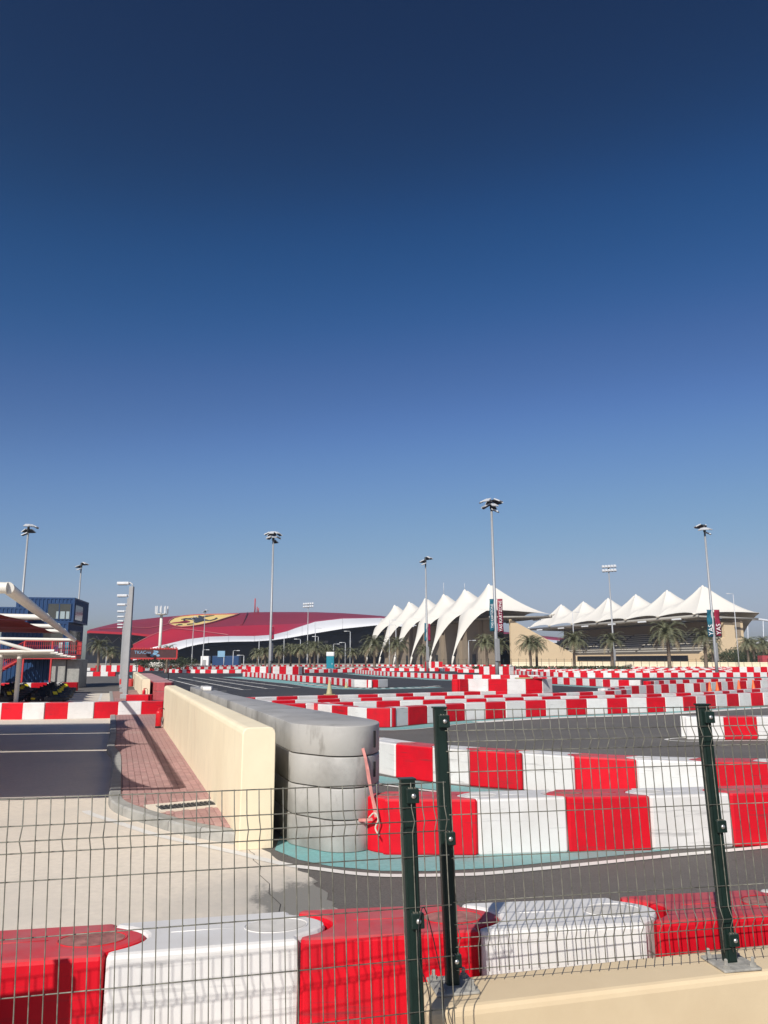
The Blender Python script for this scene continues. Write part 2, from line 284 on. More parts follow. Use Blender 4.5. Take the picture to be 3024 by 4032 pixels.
# hall roof sections
ROOF_UP=[[(-213.6,560.0,22.9),(-209.0,548.0,22.4),(-204.4,536.0,21.9),(-199.9,524.0,21.4),(-195.3,512.0,20.9),(-190.7,500.0,20.3)],[(-211.7,560.0,23.8),(-207.1,548.0,23.2),(-202.6,536.0,22.5),(-198.0,524.0,21.9),(-193.5,512.0,21.2),(-188.9,500.0,20.6)],[(-204.5,560.0,25.6),(-200.1,548.0,24.4),(-195.7,536.0,23.4),(-191.3,524.0,22.3),(-186.8,512.0,21.3),(-182.4,500.0,20.3)],[(-195.4,560.0,27.8),(-191.2,548.0,26.1),(-186.9,536.0,24.5),(-182.6,524.0,22.9),(-178.4,512.0,21.4),(-174.1,500.0,19.9)],[(-187.6,560.0,29.2),(-183.4,548.0,27.1),(-179.3,536.0,25.1),(-175.2,524.0,23.2),(-171.1,512.0,21.4),(-167.0,500.0,19.6)],[(-181.0,560.0,30.4),(-177.0,548.0,28.0),(-173.0,536.0,25.7),(-169.1,524.0,23.5),(-165.1,512.0,21.4),(-161.1,500.0,19.3)],[(-175.1,560.0,31.0),(-171.2,548.0,28.4),(-167.3,536.0,25.8),(-163.5,524.0,23.3),(-159.6,512.0,21.0),(-155.8,500.0,18.7)],[(-169.2,560.0,31.6),(-165.4,548.0,28.7),(-161.7,536.0,25.9),(-157.9,524.0,23.2),(-154.2,512.0,20.6),(-150.4,500.0,18.1)],[(-162.6,560.0,32.4),(-159.0,548.0,29.6),(-155.4,536.0,26.8),(-151.8,524.0,24.2),(-148.2,512.0,21.7),(-144.6,500.0,19.3)],[(-157.3,560.0,32.8),(-153.8,548.0,30.2),(-150.3,536.0,27.7),(-146.9,524.0,25.3),(-143.4,512.0,23.0),(-140.0,500.0,20.8)],[(-152.0,560.0,33.2),(-148.7,548.0,30.8),(-145.3,536.0,28.6),(-142.0,524.0,26.4),(-138.7,512.0,24.3),(-135.3,500.0,22.3)],[(-142.8,560.0,34.0),(-139.6,548.0,31.5),(-136.5,536.0,29.2),(-133.3,524.0,26.9),(-130.2,512.0,24.7),(-127.1,500.0,22.6)],[(-134.8,560.0,34.4),(-131.8,548.0,31.9),(-128.9,536.0,29.5),(-125.9,524.0,27.1),(-122.9,512.0,24.9),(-120.0,500.0,22.7)],[(-126.9,560.0,34.7),(-124.1,548.0,32.2),(-121.3,536.0,29.8),(-118.5,524.0,27.4),(-115.7,512.0,25.1),(-112.9,500.0,22.9)],[(-118.9,560.0,35.0),(-116.3,548.0,32.5),(-113.7,536.0,30.0),(-111.0,524.0,27.7),(-108.4,512.0,25.4),(-105.8,500.0,23.2)],[(-112.3,560.0,35.3),(-109.8,548.0,32.7),(-107.3,536.0,30.3),(-104.9,524.0,27.9),(-102.4,512.0,25.6),(-99.9,500.0,23.4)],[(-103.0,560.0,35.7),(-100.7,548.0,33.1),(-98.5,536.0,30.6),(-96.2,524.0,28.2),(-93.9,512.0,25.9),(-91.7,500.0,23.7)],[(-93.7,560.0,36.1),(-91.7,548.0,33.5),(-89.6,536.0,31.0),(-87.5,524.0,28.6),(-85.5,512.0,26.3),(-83.4,500.0,24.1)],[(-80.4,560.0,36.2),(-78.7,548.0,33.7),(-76.9,536.0,31.2),(-75.1,524.0,28.9),(-73.4,512.0,26.6),(-71.6,500.0,24.4)],[(-69.8,560.0,36.2),(-68.3,548.0,33.8),(-66.7,536.0,31.4),(-65.2,524.0,29.1),(-63.7,512.0,26.9),(-62.1,500.0,24.8)],[(-64.5,560.0,36.2),(-63.1,548.0,33.8),(-61.7,536.0,31.5),(-60.2,524.0,29.3),(-58.8,512.0,27.1),(-57.4,500.0,25.0)],[(-59.2,560.0,36.2),(-57.9,548.0,33.9),(-56.6,536.0,31.6),(-55.3,524.0,29.4),(-54.0,512.0,27.3),(-52.7,500.0,25.2)],[(-53.9,560.0,36.1),(-52.7,548.0,34.0),(-51.5,536.0,32.0),(-50.3,524.0,30.0),(-49.2,512.0,28.1),(-48.0,500.0,26.2)],[(-49.9,560.0,36.1),(-48.8,548.0,34.1),(-47.7,536.0,32.3),(-46.6,524.0,30.5),(-45.5,512.0,28.7),(-44.5,500.0,27.0)],[(-40.6,560.0,35.8),(-39.7,548.0,34.1),(-38.8,536.0,32.5),(-37.9,524.0,30.9),(-37.1,512.0,29.4),(-36.2,500.0,27.9)],[(-30.0,560.0,35.4),(-29.3,548.0,34.0),(-28.7,536.0,32.7),(-28.0,524.0,31.4),(-27.4,512.0,30.1),(-26.7,500.0,28.9)],[(-16.7,560.0,34.5),(-16.3,548.0,33.3),(-16.0,536.0,32.2),(-15.6,524.0,31.2),(-15.2,512.0,30.1),(-14.9,500.0,29.1)],[(-2.2,560.0,33.4),(-2.2,548.0,32.6),(-2.1,536.0,31.7),(-2.1,524.0,30.9),(-2.0,512.0,30.1),(-2.0,500.0,29.2)],[(16.5,560.0,31.1),(16.1,548.0,30.3),(15.8,536.0,29.5),(15.4,524.0,28.7),(15.1,512.0,27.9),(14.7,500.0,27.1)],[(43.0,560.0,27.8),(42.0,548.0,27.0),(41.1,536.0,26.3),(40.2,524.0,25.6),(39.3,512.0,24.9),(38.3,500.0,24.2)],[(69.4,560.0,24.4),(67.9,548.0,23.7),(66.4,536.0,23.0),(64.9,524.0,22.4),(63.4,512.0,21.7),(61.9,500.0,21.1)],[(95.7,560.0,21.0),(93.7,548.0,20.4),(91.6,536.0,19.8),(89.5,524.0,19.2),(87.5,512.0,18.6),(85.4,500.0,18.0)],[(135.2,560.0,17.1),(132.2,548.0,16.5),(129.3,536.0,16.0),(126.4,524.0,15.5),(123.5,512.0,15.0),(120.6,500.0,14.5)]]
ROOF_LO=[[(-157.9,491.5,11.5),(-155.4,484.0,10.3),(-153.0,476.5,9.0),(-150.5,469.0,7.9),(-148.0,461.5,6.7),(-149.1,465.2,5.8),(-147.8,461.3,4.8),(-146.8,458.2,3.8),(-146.1,456.2,2.9),(-145.8,455.5,1.9)],[(-153.4,493.1,14.1),(-151.0,485.6,12.5),(-148.6,478.1,10.9),(-146.1,470.6,9.3),(-143.7,463.1,7.8),(-144.3,465.2,6.8),(-143.0,461.3,5.8),(-142.0,458.2,4.8),(-141.3,456.2,3.8),(-141.1,455.5,2.8)],[(-148.8,494.8,16.8),(-146.4,487.3,14.8),(-144.1,479.8,12.8),(-141.7,472.3,10.9),(-139.4,464.8,9.0),(-139.4,465.2,7.9),(-138.2,461.3,6.8),(-137.2,458.2,5.7),(-136.6,456.2,4.7),(-136.3,455.5,3.6)],[(-143.6,496.6,19.2),(-141.3,489.1,16.9),(-139.1,481.6,14.6),(-136.8,474.1,12.5),(-134.5,466.6,10.4),(-134.1,465.2,9.3),(-132.9,461.3,8.2),(-131.9,458.2,7.1),(-131.3,456.2,6.0),(-131.0,455.5,4.9)],[(-139.4,498.1,20.7),(-137.2,490.6,18.3),(-135.0,483.1,15.9),(-132.8,475.6,13.6),(-130.6,468.1,11.4),(-129.7,465.2,10.3),(-128.6,461.3,9.2),(-127.7,458.2,8.1),(-127.1,456.2,7.1),(-126.8,455.5,6.0)],[(-135.2,499.5,22.3),(-133.0,492.0,19.7),(-130.9,484.5,17.2),(-128.8,477.0,14.8),(-126.6,469.5,12.5),(-125.4,465.2,11.3),(-124.3,461.3,10.2),(-123.4,458.2,9.2),(-122.8,456.2,8.1),(-122.6,455.5,7.1)],[(-126.9,499.5,22.5),(-125.0,492.0,20.4),(-123.0,484.5,18.3),(-121.0,477.0,16.3),(-119.0,469.5,14.3),(-117.8,465.2,13.3),(-116.8,461.3,12.3),(-116.0,458.2,11.3),(-115.4,456.2,10.4),(-115.2,455.5,9.5)],[(-119.9,499.5,22.7),(-118.0,492.0,20.7),(-116.1,484.5,18.8),(-114.2,477.0,16.9),(-112.4,469.5,15.1),(-111.3,465.2,14.2),(-110.3,461.3,13.3),(-109.6,458.2,12.5),(-109.0,456.2,11.7),(-108.8,455.5,10.9)],[(-112.8,499.5,22.9),(-111.0,492.0,21.1),(-109.3,484.5,19.3),(-107.5,477.0,17.6),(-105.8,469.5,15.9),(-104.8,465.2,15.1),(-103.9,461.3,14.3),(-103.1,458.2,13.5),(-102.7,456.2,12.7),(-102.5,455.5,12.0)],[(-105.7,499.5,23.1),(-104.1,492.0,21.3),(-102.4,484.5,19.5),(-100.8,477.0,17.8),(-99.1,469.5,16.1),(-98.2,465.2,15.3),(-97.3,461.3,14.5),(-96.7,458.2,13.7),(-96.2,456.2,13.0),(-96.0,455.5,12.3)],[(-99.8,499.5,23.4),(-98.3,492.0,21.5),(-96.7,484.5,19.7),(-95.2,477.0,18.0),(-93.6,469.5,16.3),(-92.7,465.2,15.5),(-91.9,461.3,14.7),(-91.3,458.2,13.9),(-90.9,456.2,13.2),(-90.7,455.5,12.6)],[(-91.6,499.5,23.7),(-90.2,492.0,21.8),(-88.7,484.5,19.9),(-87.3,477.0,18.0),(-85.9,469.5,16.3),(-85.0,465.2,15.5),(-84.3,461.3,14.8),(-83.7,458.2,14.1),(-83.3,456.2,13.4),(-83.2,455.5,12.7)],[(-83.3,499.5,24.1),(-82.0,492.0,22.0),(-80.7,484.5,20.1),(-79.4,477.0,18.1),(-78.1,469.5,16.3),(-77.4,465.2,15.5),(-76.7,461.3,14.8),(-76.2,458.2,14.1),(-75.8,456.2,13.5),(-75.7,455.5,12.8)],[(-71.5,499.5,24.4),(-70.4,492.0,22.5),(-69.3,484.5,20.6),(-68.2,477.0,18.8),(-67.1,469.5,17.0),(-66.4,465.2,16.3),(-65.9,461.3,15.5),(-65.4,458.2,14.8),(-65.1,456.2,14.1),(-65.0,455.5,13.5)],[(-62.1,499.5,24.8),(-61.1,492.0,23.3),(-60.2,484.5,21.9),(-59.2,477.0,20.6),(-58.3,469.5,19.2),(-57.7,465.2,18.2),(-57.2,461.3,17.3),(-56.8,458.2,16.4),(-56.5,456.2,15.5),(-56.4,455.5,14.7)],[(-57.4,499.5,25.0),(-56.5,492.0,23.9),(-55.6,484.5,22.8),(-54.7,477.0,21.8),(-53.9,469.5,20.8),(-53.3,465.2,19.6),(-52.9,461.3,18.5),(-52.5,458.2,17.4),(-52.2,456.2,16.4),(-52.1,455.5,15.4)],[(-52.6,499.5,25.2),(-51.9,492.0,24.5),(-51.0,484.5,23.7),(-50.2,477.0,23.0),(-49.5,469.5,22.3),(-49.0,465.2,21.0),(-48.5,461.3,19.7),(-48.2,458.2,18.5),(-48.0,456.2,17.3),(-47.9,455.5,16.2)],[(-47.9,499.5,26.2),(-47.2,492.0,25.6),(-46.5,484.5,25.0),(-45.8,477.0,24.3),(-45.0,469.5,23.7),(-44.6,465.2,22.3),(-44.2,461.3,20.9),(-43.9,458.2,19.5),(-43.7,456.2,18.2),(-43.6,455.5,16.9)],[(-44.4,499.5,27.0),(-43.7,492.0,26.4),(-43.1,484.5,25.9),(-42.4,477.0,25.4),(-41.7,469.5,24.8),(-41.3,465.2,23.2),(-41.0,461.3,21.7),(-40.6,458.2,20.2),(-40.5,456.2,18.8),(-40.4,455.5,17.5)],[(-36.1,499.5,27.9),(-35.6,492.0,27.3),(-35.0,484.5,26.8),(-34.5,477.0,26.2),(-34.0,469.5,25.7),(-33.6,465.2,24.2),(-33.3,461.3,22.7),(-33.1,458.2,21.3),(-32.9,456.2,20.0),(-32.9,455.5,18.7)],[(-26.7,499.5,28.9),(-26.3,492.0,28.3),(-25.9,484.5,27.8),(-25.5,477.0,27.2),(-25.1,469.5,26.7),(-24.8,465.2,25.3),(-24.6,461.3,23.9),(-24.4,458.2,22.6),(-24.3,456.2,21.3),(-24.3,455.5,20.1)],[(-14.9,499.5,29.0),(-14.6,492.0,28.5),(-14.4,484.5,27.9),(-14.2,477.0,27.4),(-14.0,469.5,26.9),(-13.8,465.2,25.7),(-13.7,461.3,24.5),(-13.6,458.2,23.3),(-13.6,456.2,22.2),(-13.5,455.5,21.2)],[(-2.0,499.5,29.2),(-1.9,492.0,28.7),(-1.9,484.5,28.2),(-1.9,477.0,27.6),(-1.9,469.5,27.1),(-1.8,465.2,26.1),(-1.8,461.3,25.1),(-1.8,458.2,24.1),(-1.8,456.2,23.2),(-1.8,455.5,22.4)],[(14.7,499.5,27.1),(14.5,492.0,26.6),(14.3,484.5,26.1),(14.0,477.0,25.6),(13.8,469.5,25.1),(13.7,465.2,24.2),(13.6,461.3,23.3),(13.5,458.2,22.5),(13.4,456.2,21.8),(13.4,455.5,21.1)],[(38.3,499.5,24.2),(37.7,492.0,23.7),(37.1,484.5,23.2),(36.6,477.0,22.7),(36.0,469.5,22.2),(35.6,465.2,21.5),(35.4,461.3,20.9),(35.1,458.2,20.3),(34.9,456.2,19.7),(34.9,455.5,19.2)],[(61.9,499.5,21.1),(60.9,492.0,20.6),(60.0,484.5,20.1),(59.0,477.0,19.7),(58.1,469.5,19.2),(57.6,465.2,18.7),(57.1,461.3,18.1),(56.7,458.2,17.6),(56.4,456.2,17.2),(56.3,455.5,16.8)],[(85.3,499.5,18.0),(84.0,492.0,17.5),(82.8,484.5,17.1),(81.5,477.0,16.7),(80.2,469.5,16.3),(79.4,465.2,15.8),(78.8,461.3,15.4),(78.2,458.2,15.0),(77.9,456.2,14.7),(77.7,455.5,14.3)],[(120.5,499.5,14.5),(118.7,492.0,14.0),(116.9,484.5,13.6),(115.0,477.0,13.1),(113.2,469.5,12.7),(112.2,465.2,12.2),(111.2,461.3,11.8),(110.5,458.2,11.4),(110.0,456.2,11.1),(109.8,455.5,10.8)]]
YEL= [(-146.2, 527.4, 26.8), (-148.1, 536.6, 28.7), (-148.0, 546.6, 31.0), (-144.9, 552.9, 32.6), (-138.1, 554.9, 33.5), (-131.6, 555.4, 33.9), (-122.6, 554.3, 34.0), (-113.6, 553.1, 34.1), (-102.9, 551.8, 34.2), (-105.4, 544.7, 32.6), (-109.5, 533.4, 30.1), (-113.2, 521.7, 27.5), (-115.7, 515.1, 26.1), (-120.0, 507.7, 24.5), (-124.7, 502.5, 23.4), (-130.0, 500.2, 22.9), (-135.6, 504.9, 23.6), (-141.9, 516.8, 25.1)]
HORSE= [(-135.5, 539.7, 30.8), (-134.4, 542.1, 31.3), (-130.5, 540.3, 31.1), (-128.9, 542.5, 31.6), (-131.6, 548.1, 32.7), (-131.3, 550.7, 33.3), (-127.5, 545.6, 32.3), (-125.6, 548.5, 33.1), (-120.1, 549.1, 33.4), (-122.8, 545.7, 32.6), (-126.1, 543.4, 31.9), (-125.5, 537.1, 30.6), (-122.2, 532.2, 29.7), (-118.4, 526.5, 28.7), (-116.3, 532.2, 29.9), (-116.5, 538.4, 31.2), (-114.7, 535.3, 30.6), (-115.3, 529.3, 29.4), (-117.5, 524.5, 28.3), (-121.3, 526.7, 28.6), (-123.3, 524.5, 28.1), (-124.5, 519.4, 27.1), (-125.9, 518.3, 26.8), (-128.2, 522.9, 27.6), (-128.8, 528.5, 28.7), (-131.0, 532.3, 29.4), (-133.4, 535.1, 29.9), (-138.2, 538.7, 30.4), (-136.6, 531.2, 28.9), (-138.0, 533.4, 29.3), (-139.1, 538.3, 30.3), (-140.8, 538.2, 30.1), (-138.3, 540.9, 30.9)]
STROKES= [[(-130.2, 512.9, 25.6), (-125.8, 514.7, 26.1), (-125.5, 513.6, 25.9), (-129.4, 511.4, 25.4)], [(-136.4, 509.1, 24.7), (-135.5, 513.4, 25.5), (-132.7, 511.7, 25.3), (-134.9, 510.9, 25.1)]]

# ------------------------------------------------------------------ ground, road, paving
WD = Vector((-0.322, 0.947)).normalized(); WN = Vector((WD.y, -WD.x))      # along the cream wall, and to its right
W0 = Vector((-1.20, 8.87))
def wl2(a, r): q = W0 + WD*a + WN*r; return (q.x, q.y)
sheet('ground', [(-1500,-300),(1500,-300),(1500,2400),(-1500,2400)], -0.03, 'sand')
sheet('track_road', [(-90,-12),(130,-12),(160,175),(-110,175)], 0.0, 'asphalt')
KERB = [(-16.9,48.6),(-13.65,39.4),(-10.42,30.2),(-7.21,20.96),(-6.17,17.82),(-5.45,16.08),(-4.23,12.46),(-3.80,11.22),(-3.41,10.6),(-2.83,9.97),(-2.34,9.49),(-1.9,9.18),(-1.57,8.98)]
edge = [(0.62,-8),(0.55,0),(0.30,4.0),(-0.06,5.5),(-0.33,6.6),(-0.44,6.95),(-0.60,7.5),(-0.80,7.95),(-1.18,8.62)]
rg = []
for a, b in zip(edge[2:], edge[3:]):
    for k in range(7):
        t = k/7; rg.append((a[0]+(b[0]-a[0])*t+random.uniform(-.045,.045), a[1]+(b[1]-a[1])*t+random.uniform(-.04,.04)))
apron = sheet('concrete_apron_ground', [(-60,-8)] + edge[:2] + rg + [(-1.2,8.66)] + [(x+0.1,y+0.05) for x,y in KERB[::-1]] + [(-60,48.6)], 0.004, 'concrete')
def stain_concrete():
    m = Mt['concrete']; n = m.node_tree.nodes; l = m.node_tree.links; b = n['Principled BSDF']
    src = b.inputs['Base Color'].links[0].from_socket
    tc = n.new('ShaderNodeTexCoord'); sub = n.new('ShaderNodeVectorMath'); sub.operation = 'DISTANCE'; sub.inputs[1].default_value = (-0.55, 7.1, 0)
    l.new(tc.outputs['Object'], sub.inputs[0])
    nz = n.new('ShaderNodeTexNoise'); nz.inputs['Scale'].default_value = 2.6; nz.inputs['Detail'].default_value = 7; nz.inputs['Roughness'].default_value = 0.68
    mp = n.new('ShaderNodeMapping'); mp.inputs['Scale'].default_value = (1.0, 0.55, 1); mp.inputs['Rotation'].default_value = (0, 0, 0.5)
    l.new(tc.outputs['Object'], mp.inputs['Vector']); l.new(mp.outputs['Vector'], nz.inputs['Vector'])
    r1 = n.new('ShaderNodeMapRange'); r1.inputs['From Min'].default_value = 1.7; r1.inputs['From Max'].default_value = 0.1
    l.new(sub.outputs['Value'], r1.inputs['Value'])
    ad = n.new('ShaderNodeMath'); ad.operation = 'ADD'; l.new(r1.outputs['Result'], ad.inputs[0]); l.new(nz.outputs['Fac'], ad.inputs[1])
    def step(lo, hi):
        r = n.new('ShaderNodeMapRange'); r.inputs['From Min'].default_value = lo; r.inputs['From Max'].default_value = hi; l.new(ad.outputs[0], r.inputs['Value']); return r.outputs['Result']
    for lo, hi, c, k in ((0.70, 1.35, (0.40, 0.375, 0.33, 1), 0.8), (1.18, 1.30, (0.11, 0.11, 0.10, 1), 0.7)):
        x = n.new('ShaderNodeMix'); x.data_type = 'RGBA'; sc_ = n.new('ShaderNodeMath'); sc_.operation = 'MULTIPLY'; sc_.inputs[1].default_value = k
        l.new(step(lo, hi), sc_.inputs[0]); l.new(sc_.outputs[0], x.inputs[0]); l.new(src, x.inputs[6]); x.inputs[7].default_value = c; src = x.outputs[2]
    l.new(src, b.inputs['Base Color'])
stain_concrete()
sheet('dark_track_road', [(-11.2,38),(-5.5,35.2),(4,39.5),(12,43),(22,50.5),(34,58),(110,72),(120,150),(-70,150),(-38,112),(-25,78)], 0.004, 'asphalt_dark')
# crack across the concrete
cr = [(-1.50,8.92),(-1.42,8.70),(-1.36,8.60),(-1.33,8.35),(-1.22,8.12),(-1.18,7.8),(-1.04,7.5),(-1.0,7.2),(-0.86,6.9),(-0.84,6.6),(-0.70,6.3)]
ribbon('pavement_crack', cr, 0.006, 0.0072, 'black')
# painted lines
LINE = [(-4.02,10.95),(-3.85,10.71),(-3.24,10.09),(-2.7,9.54),(-2.25,9.18),(-1.83,8.86),(-1.45,8.56),(-1.28,8.41),(-0.93,8.14),(-0.62,8.0),(-0.32,7.86),(-0.02,7.78),(0.27,7.77),(0.7,7.80),(1.04,7.86),(1.95,8.16),(2.94,8.51),(4.16,8.90),(7.0,9.85),(12,11.6)]
ribbon('white_edge_line', smooth_path([(*q,0) for q in LINE], 5), 0.105, 0.0085, 'line')
ribbon('white_kerb_line', [(-17.3,48.4),(-10.75,29.5)], 0.13, 0.0085, 'line')
# teal run-off: front of row B
to = [(-1.17,8.78),(-0.86,8.36),(-0.53,8.12),(-0.03,7.95),(0.46,7.94),(1.09,8.06),(2.04,8.40),(3.11,8.80),(4.33,9.20),(12,11.9),(12,12.6),(4.4,9.6),(3,9.3),(1,9.2),(0.0,9.2),(-0.4,10.3),(-1.2,9.4)]
sheet('teal_runoff_paving', to, 0.0045, 'teal')
for k in range(4):
    a, b = [((-24.52,88.27),(-10.91,51.68)),((-24.08,92.11),(-9.72,54.32)),((-22.69,93.47),(-8.33,56.24)),((-20.39,92.11),(-6.76,58.3))][k]
    pts = [(a[0]+(b[0]-a[0])*t/20, a[1]+(b[1]-a[1])*t/20) for t in range(21)]
    mb = MB(); p = [Vector(q) for q in pts]; d = (p[-1]-p[0]).normalized(); nn = Vector((-d.y, d.x))
    mb.grid([[(*(q-nn*.09), .009) for q in p], [(*(q+nn*.09), .009) for q in p]], 0, False)
    for q in p[::2]:
        c_ = q+nn*.35; mb.add([(*(q-nn*.09-d*.1),.0095),(*(q+nn*.6-d*.1),.0095),(*(q+nn*.6+d*.1),.0095),(*(q-nn*.09+d*.1),.0095)], [(0,1,2,3)])
    tag(mb.build('grid_slot_line', 'line'), kind='structure')
ribbon('teal_runoff_paving', smooth_path([(-10.9,43,0),(-15,54,0),(-22,72,0),(-33,104,0)], 4), 1.3, 0.007, 'teal')
ribbon('white_edge_line', smooth_path([(-10.1,43,0),(-14.1,54,0),(-21,72,0),(-32,104,0)], 4), 0.14, 0.0105, 'line')

# kerb stones
kp = smooth_path([(*q,0) for q in KERB], 10); acc = [0.0]
for a, b in zip(kp, kp[1:]): acc.append(acc[-1]+(b-a).length)
def along(d):
    for i in range(len(acc)-1):
        if d <= acc[i+1]:
            t = (d-acc[i])/(acc[i+1]-acc[i]); return kp[i].lerp(kp[i+1], t)
    return kp[-1]
def kerb_stone(d0, d1):
    mb = MB(); rows = [[], [], [], []]; rows2 = []
    cross = [(0.0,0.0),(0.0,0.105),(0.02,0.125),(0.16,0.125),(0.16,0.0)]
    n = 5; rr = []
    for k in range(n):
        d = d0+0.006+(d1-d0-0.012)*k/(n-1); p = along(d); q = (along(min(d+.05,acc[-1]))-along(max(d-.05,0))).normalized(); nn = Vector((-q.y,q.x,0))
        rr.append([p+nn*c[0]+Vector((0,0,c[1])) for c in cross])
    mb.grid(rr, 0, False, True); mb.add(rr[0], [tuple(range(5))]); mb.add(rr[-1], [tuple(range(4,-1,-1))]); return mb
kerb = tag(bpy.data.objects.new('kerb', None), kind='structure'); col.objects.link(kerb)
d = acc[-1]; k = 0
while d > 0.3 and k < 60:
    st = 0.62 if k < 34 else 1.0
    kerb_stone(max(d-st,0), d).build('kerb_stone', 'kerb', kerb); d -= st; k += 1
# brick pavement between kerb and wall
pav = [(kp[i].x+0.155*(-(kp[min(i+1,len(kp)-1)]-kp[max(i-1,0)]).normalized().y), kp[i].y+0.155*(kp[min(i+1,len(kp)-1)]-kp[max(i-1,0)]).normalized().x) for i in range(len(kp))]
wall_side = [wl2(0.0,-0.30), wl2(20,-0.30), wl2(45,-0.30)]
pave = sheet('brick_pavement', pav + wall_side, 0.108, 'mortar')
def inside(x, y, poly):
    c = False; n = len(poly)
    for i in range(n):
        x1, y1 = poly[i]; x2, y2 = poly[i-1]
        if (y1 > y) != (y2 > y) and x < (x2-x1)*(y-y1)/(y2-y1)+x1: c = not c
    return c
poly = pav + wall_side
GR = Vector((-2.60, 10.72)); gd = Vector((0.866,0.5)).normalized(); gn = Vector((-gd.y, gd.x))
def in_collar(x, y, g=0.0):
    q = Vector((x,y))-GR; return abs(q.dot(gd)) < 0.50+g and abs(q.dot(gn)) < 0.30+g
bl, bw, bh = 0.20, 0.10, 0.010
bmb = MB(); bmb.bevbox(-bl/2+.003, bl/2-.003, -bw/2+.003, bw/2-.003, 0, bh, 0.004); brick_me = bmb.mesh('brick', 'brick')
ang = math.atan2(WD.y, WD.x); cnt = 0; rest = MB(); spots = []
for i in range(0, 170):
    for j in range(0, 24):
        a = -0.4 + i*bl + (bl/2 if j % 2 else 0); r = -0.38 - j*bw
        x, y = wl2(a, r)
        if all(inside(*(Vector((x,y))+WD*dx+WN*dy), poly) for dx in (-.09,.09) for dy in (-.04,.04)) and not in_collar(x, y, 0.03): spots.append((a, x, y))
spots.sort(key=lambda q: q[0])
for k, (a, x, y) in enumerate(spots):
    z = 0.108 + random.uniform(-.0015, .002)
    if k < 300: inst(brick_me, 'brick', pave, (x, y, z), (random.uniform(-.008,.008), random.uniform(-.008,.008), ang+random.uniform(-.01,.01)))
    else: rest.box(-bl/2+.004, bl/2-.004, -bw/2+.004, bw/2-.004, 0, bh, 0, Matrix.Translation((x,y,z)) @ Matrix.Rotation(ang, 4, 'Z'))
tag(rest.build('far_bricks', 'brick', pave), kind='stuff')
# drain
dr = thing('drain_grate', 'dark iron drain grate set in a pale concrete collar in the brick pavement', 'drain', (GR.x, GR.y, 0.108), math.atan2(gd.y, gd.x))
m = MB(); m.box(-.50,-.38,-.29,.29,0,.014); m.box(.38,.50,-.29,.29,0,.014); m.box(-.38,.38,-.29,-.17,0,.014); m.box(-.38,.38,.17,.29,0,.014); m.build('collar', 'concrete', dr)
m = MB(); m.box(-.378,.378,-.168,.168,0,.002); m.build('pit', 'black', dr)
for k in range(13): MB().box(-.372+k*.0587, -.372+k*.0587+.034, -.165, .165, .003, .012).build('slat', 'grate', dr)

# ------------------------------------------------------------------ cream walls
def wall_run(a0, length, th, hgt, r0, name, label, cat, segs=1, base=0.0):
    Mx = lambda a: Matrix(((-WN.x, 0, WD.x, (W0+WD*a+WN*r0).x), (-WN.y, 0, WD.y, (W0+WD*a+WN*r0).y), (0,1,0,base), (0,0,0,1)))
    c = 0.07
    prof = [(0,0),(0.0,hgt-c)] 
    prof = [(0,0),(th,0),(th,hgt-c)] + [(th-c+c*math.cos(t), hgt-c+c*math.sin(t)) for t in (R(30),R(60),R(90))] + [(c+c*math.cos(t), hgt-c+c*math.sin(t)) for t in (R(90),R(120),R(150),R(180))]
    if segs == 1:
        o = MB().prism(prof, 0, length, 0, 0.025, Mx(a0)).build(name, 'cream'); return tag(o, label, cat)
    t = thing(name, label, cat, (0,0,0))
    for k in range(segs): MB().prism(prof, 0.01, length/segs-0.01, 0, 0.02, Mx(a0+k*length/segs)).build('wall_block', 'cream', t)
    return t
wall_run(0.0, 15.2, 0.37, 1.27, 0.0, 'cream_wall', 'long cream rendered wall with rounded top beside the grey barrier stack', 'wall')
wall_run(33.5, 30.0, 0.40, 1.05, -0.05, 'cream_block_wall', 'far cream wall of butted blocks behind the small fire extinguisher', 'wall', 8)

# ------------------------------------------------------------------ grey foam barrier stack
gs = thing('foam_barrier_stack', 'stack of grey rounded foam barrier layers with straps beside the cream wall', 'barrier stack')
def stack_outline(a1, shr=0.0):
    pts = [(0.20+shr,0.16),(0.24+shr,0.03+shr),(0.40+shr*.6,-0.24+shr*.8),(0.54,-0.42+shr),(0.74,-0.49+shr),(0.93,-0.44+shr),(1.08-shr*.7,-0.28+shr*.7),(1.19-shr,-0.06),(1.25-shr,0.22),(1.24-shr,0.6),(1.12-shr,1.6),(0.90-shr,3.6),(0.68-shr,6.5),(0.60-shr,8.0),(0.52-shr,a1),(0.20+shr,a1)]
    q = smooth_path([(r, a, 0) for r, a in pts[:10]], 3)
    return [wl2(v.y, v.x) for v in q] + [wl2(a, r) for r, a in pts[10:]]
for k in range(4):
    z0 = 0.01 + k*0.325
    MB().prism(stack_outline(13.2), z0, z0+0.311, 0, 0.013).build('foam_layer', 'grey_foam', gs, sharp=50)
    if k < 3: MB().prism(stack_outline(13.15, 0.05), z0+0.305, z0+0.331).build('joint_core', 'black', gs)
for k, (z0, z1) in enumerate(((1.05,1.23),(0.74,0.90),(0.42,0.56),(0.08,0.27))):
    x, y = wl2(-0.335, 1.03); M_ = Matrix.Translation((x,y,0)) @ Matrix.Rotation(math.atan2(WN.y,WN.x)+0.82, 4, 'Z')
    MB().box(-.018,.018,-.02,.012,z0,z1,0,M_).build('slot_shade', 'black', gs)  # black box stands in for the shade of a recess
    MB().box(.020,.030,-.02,.006,z0,z1,0,M_).build('slot_lip', 'rope', gs)
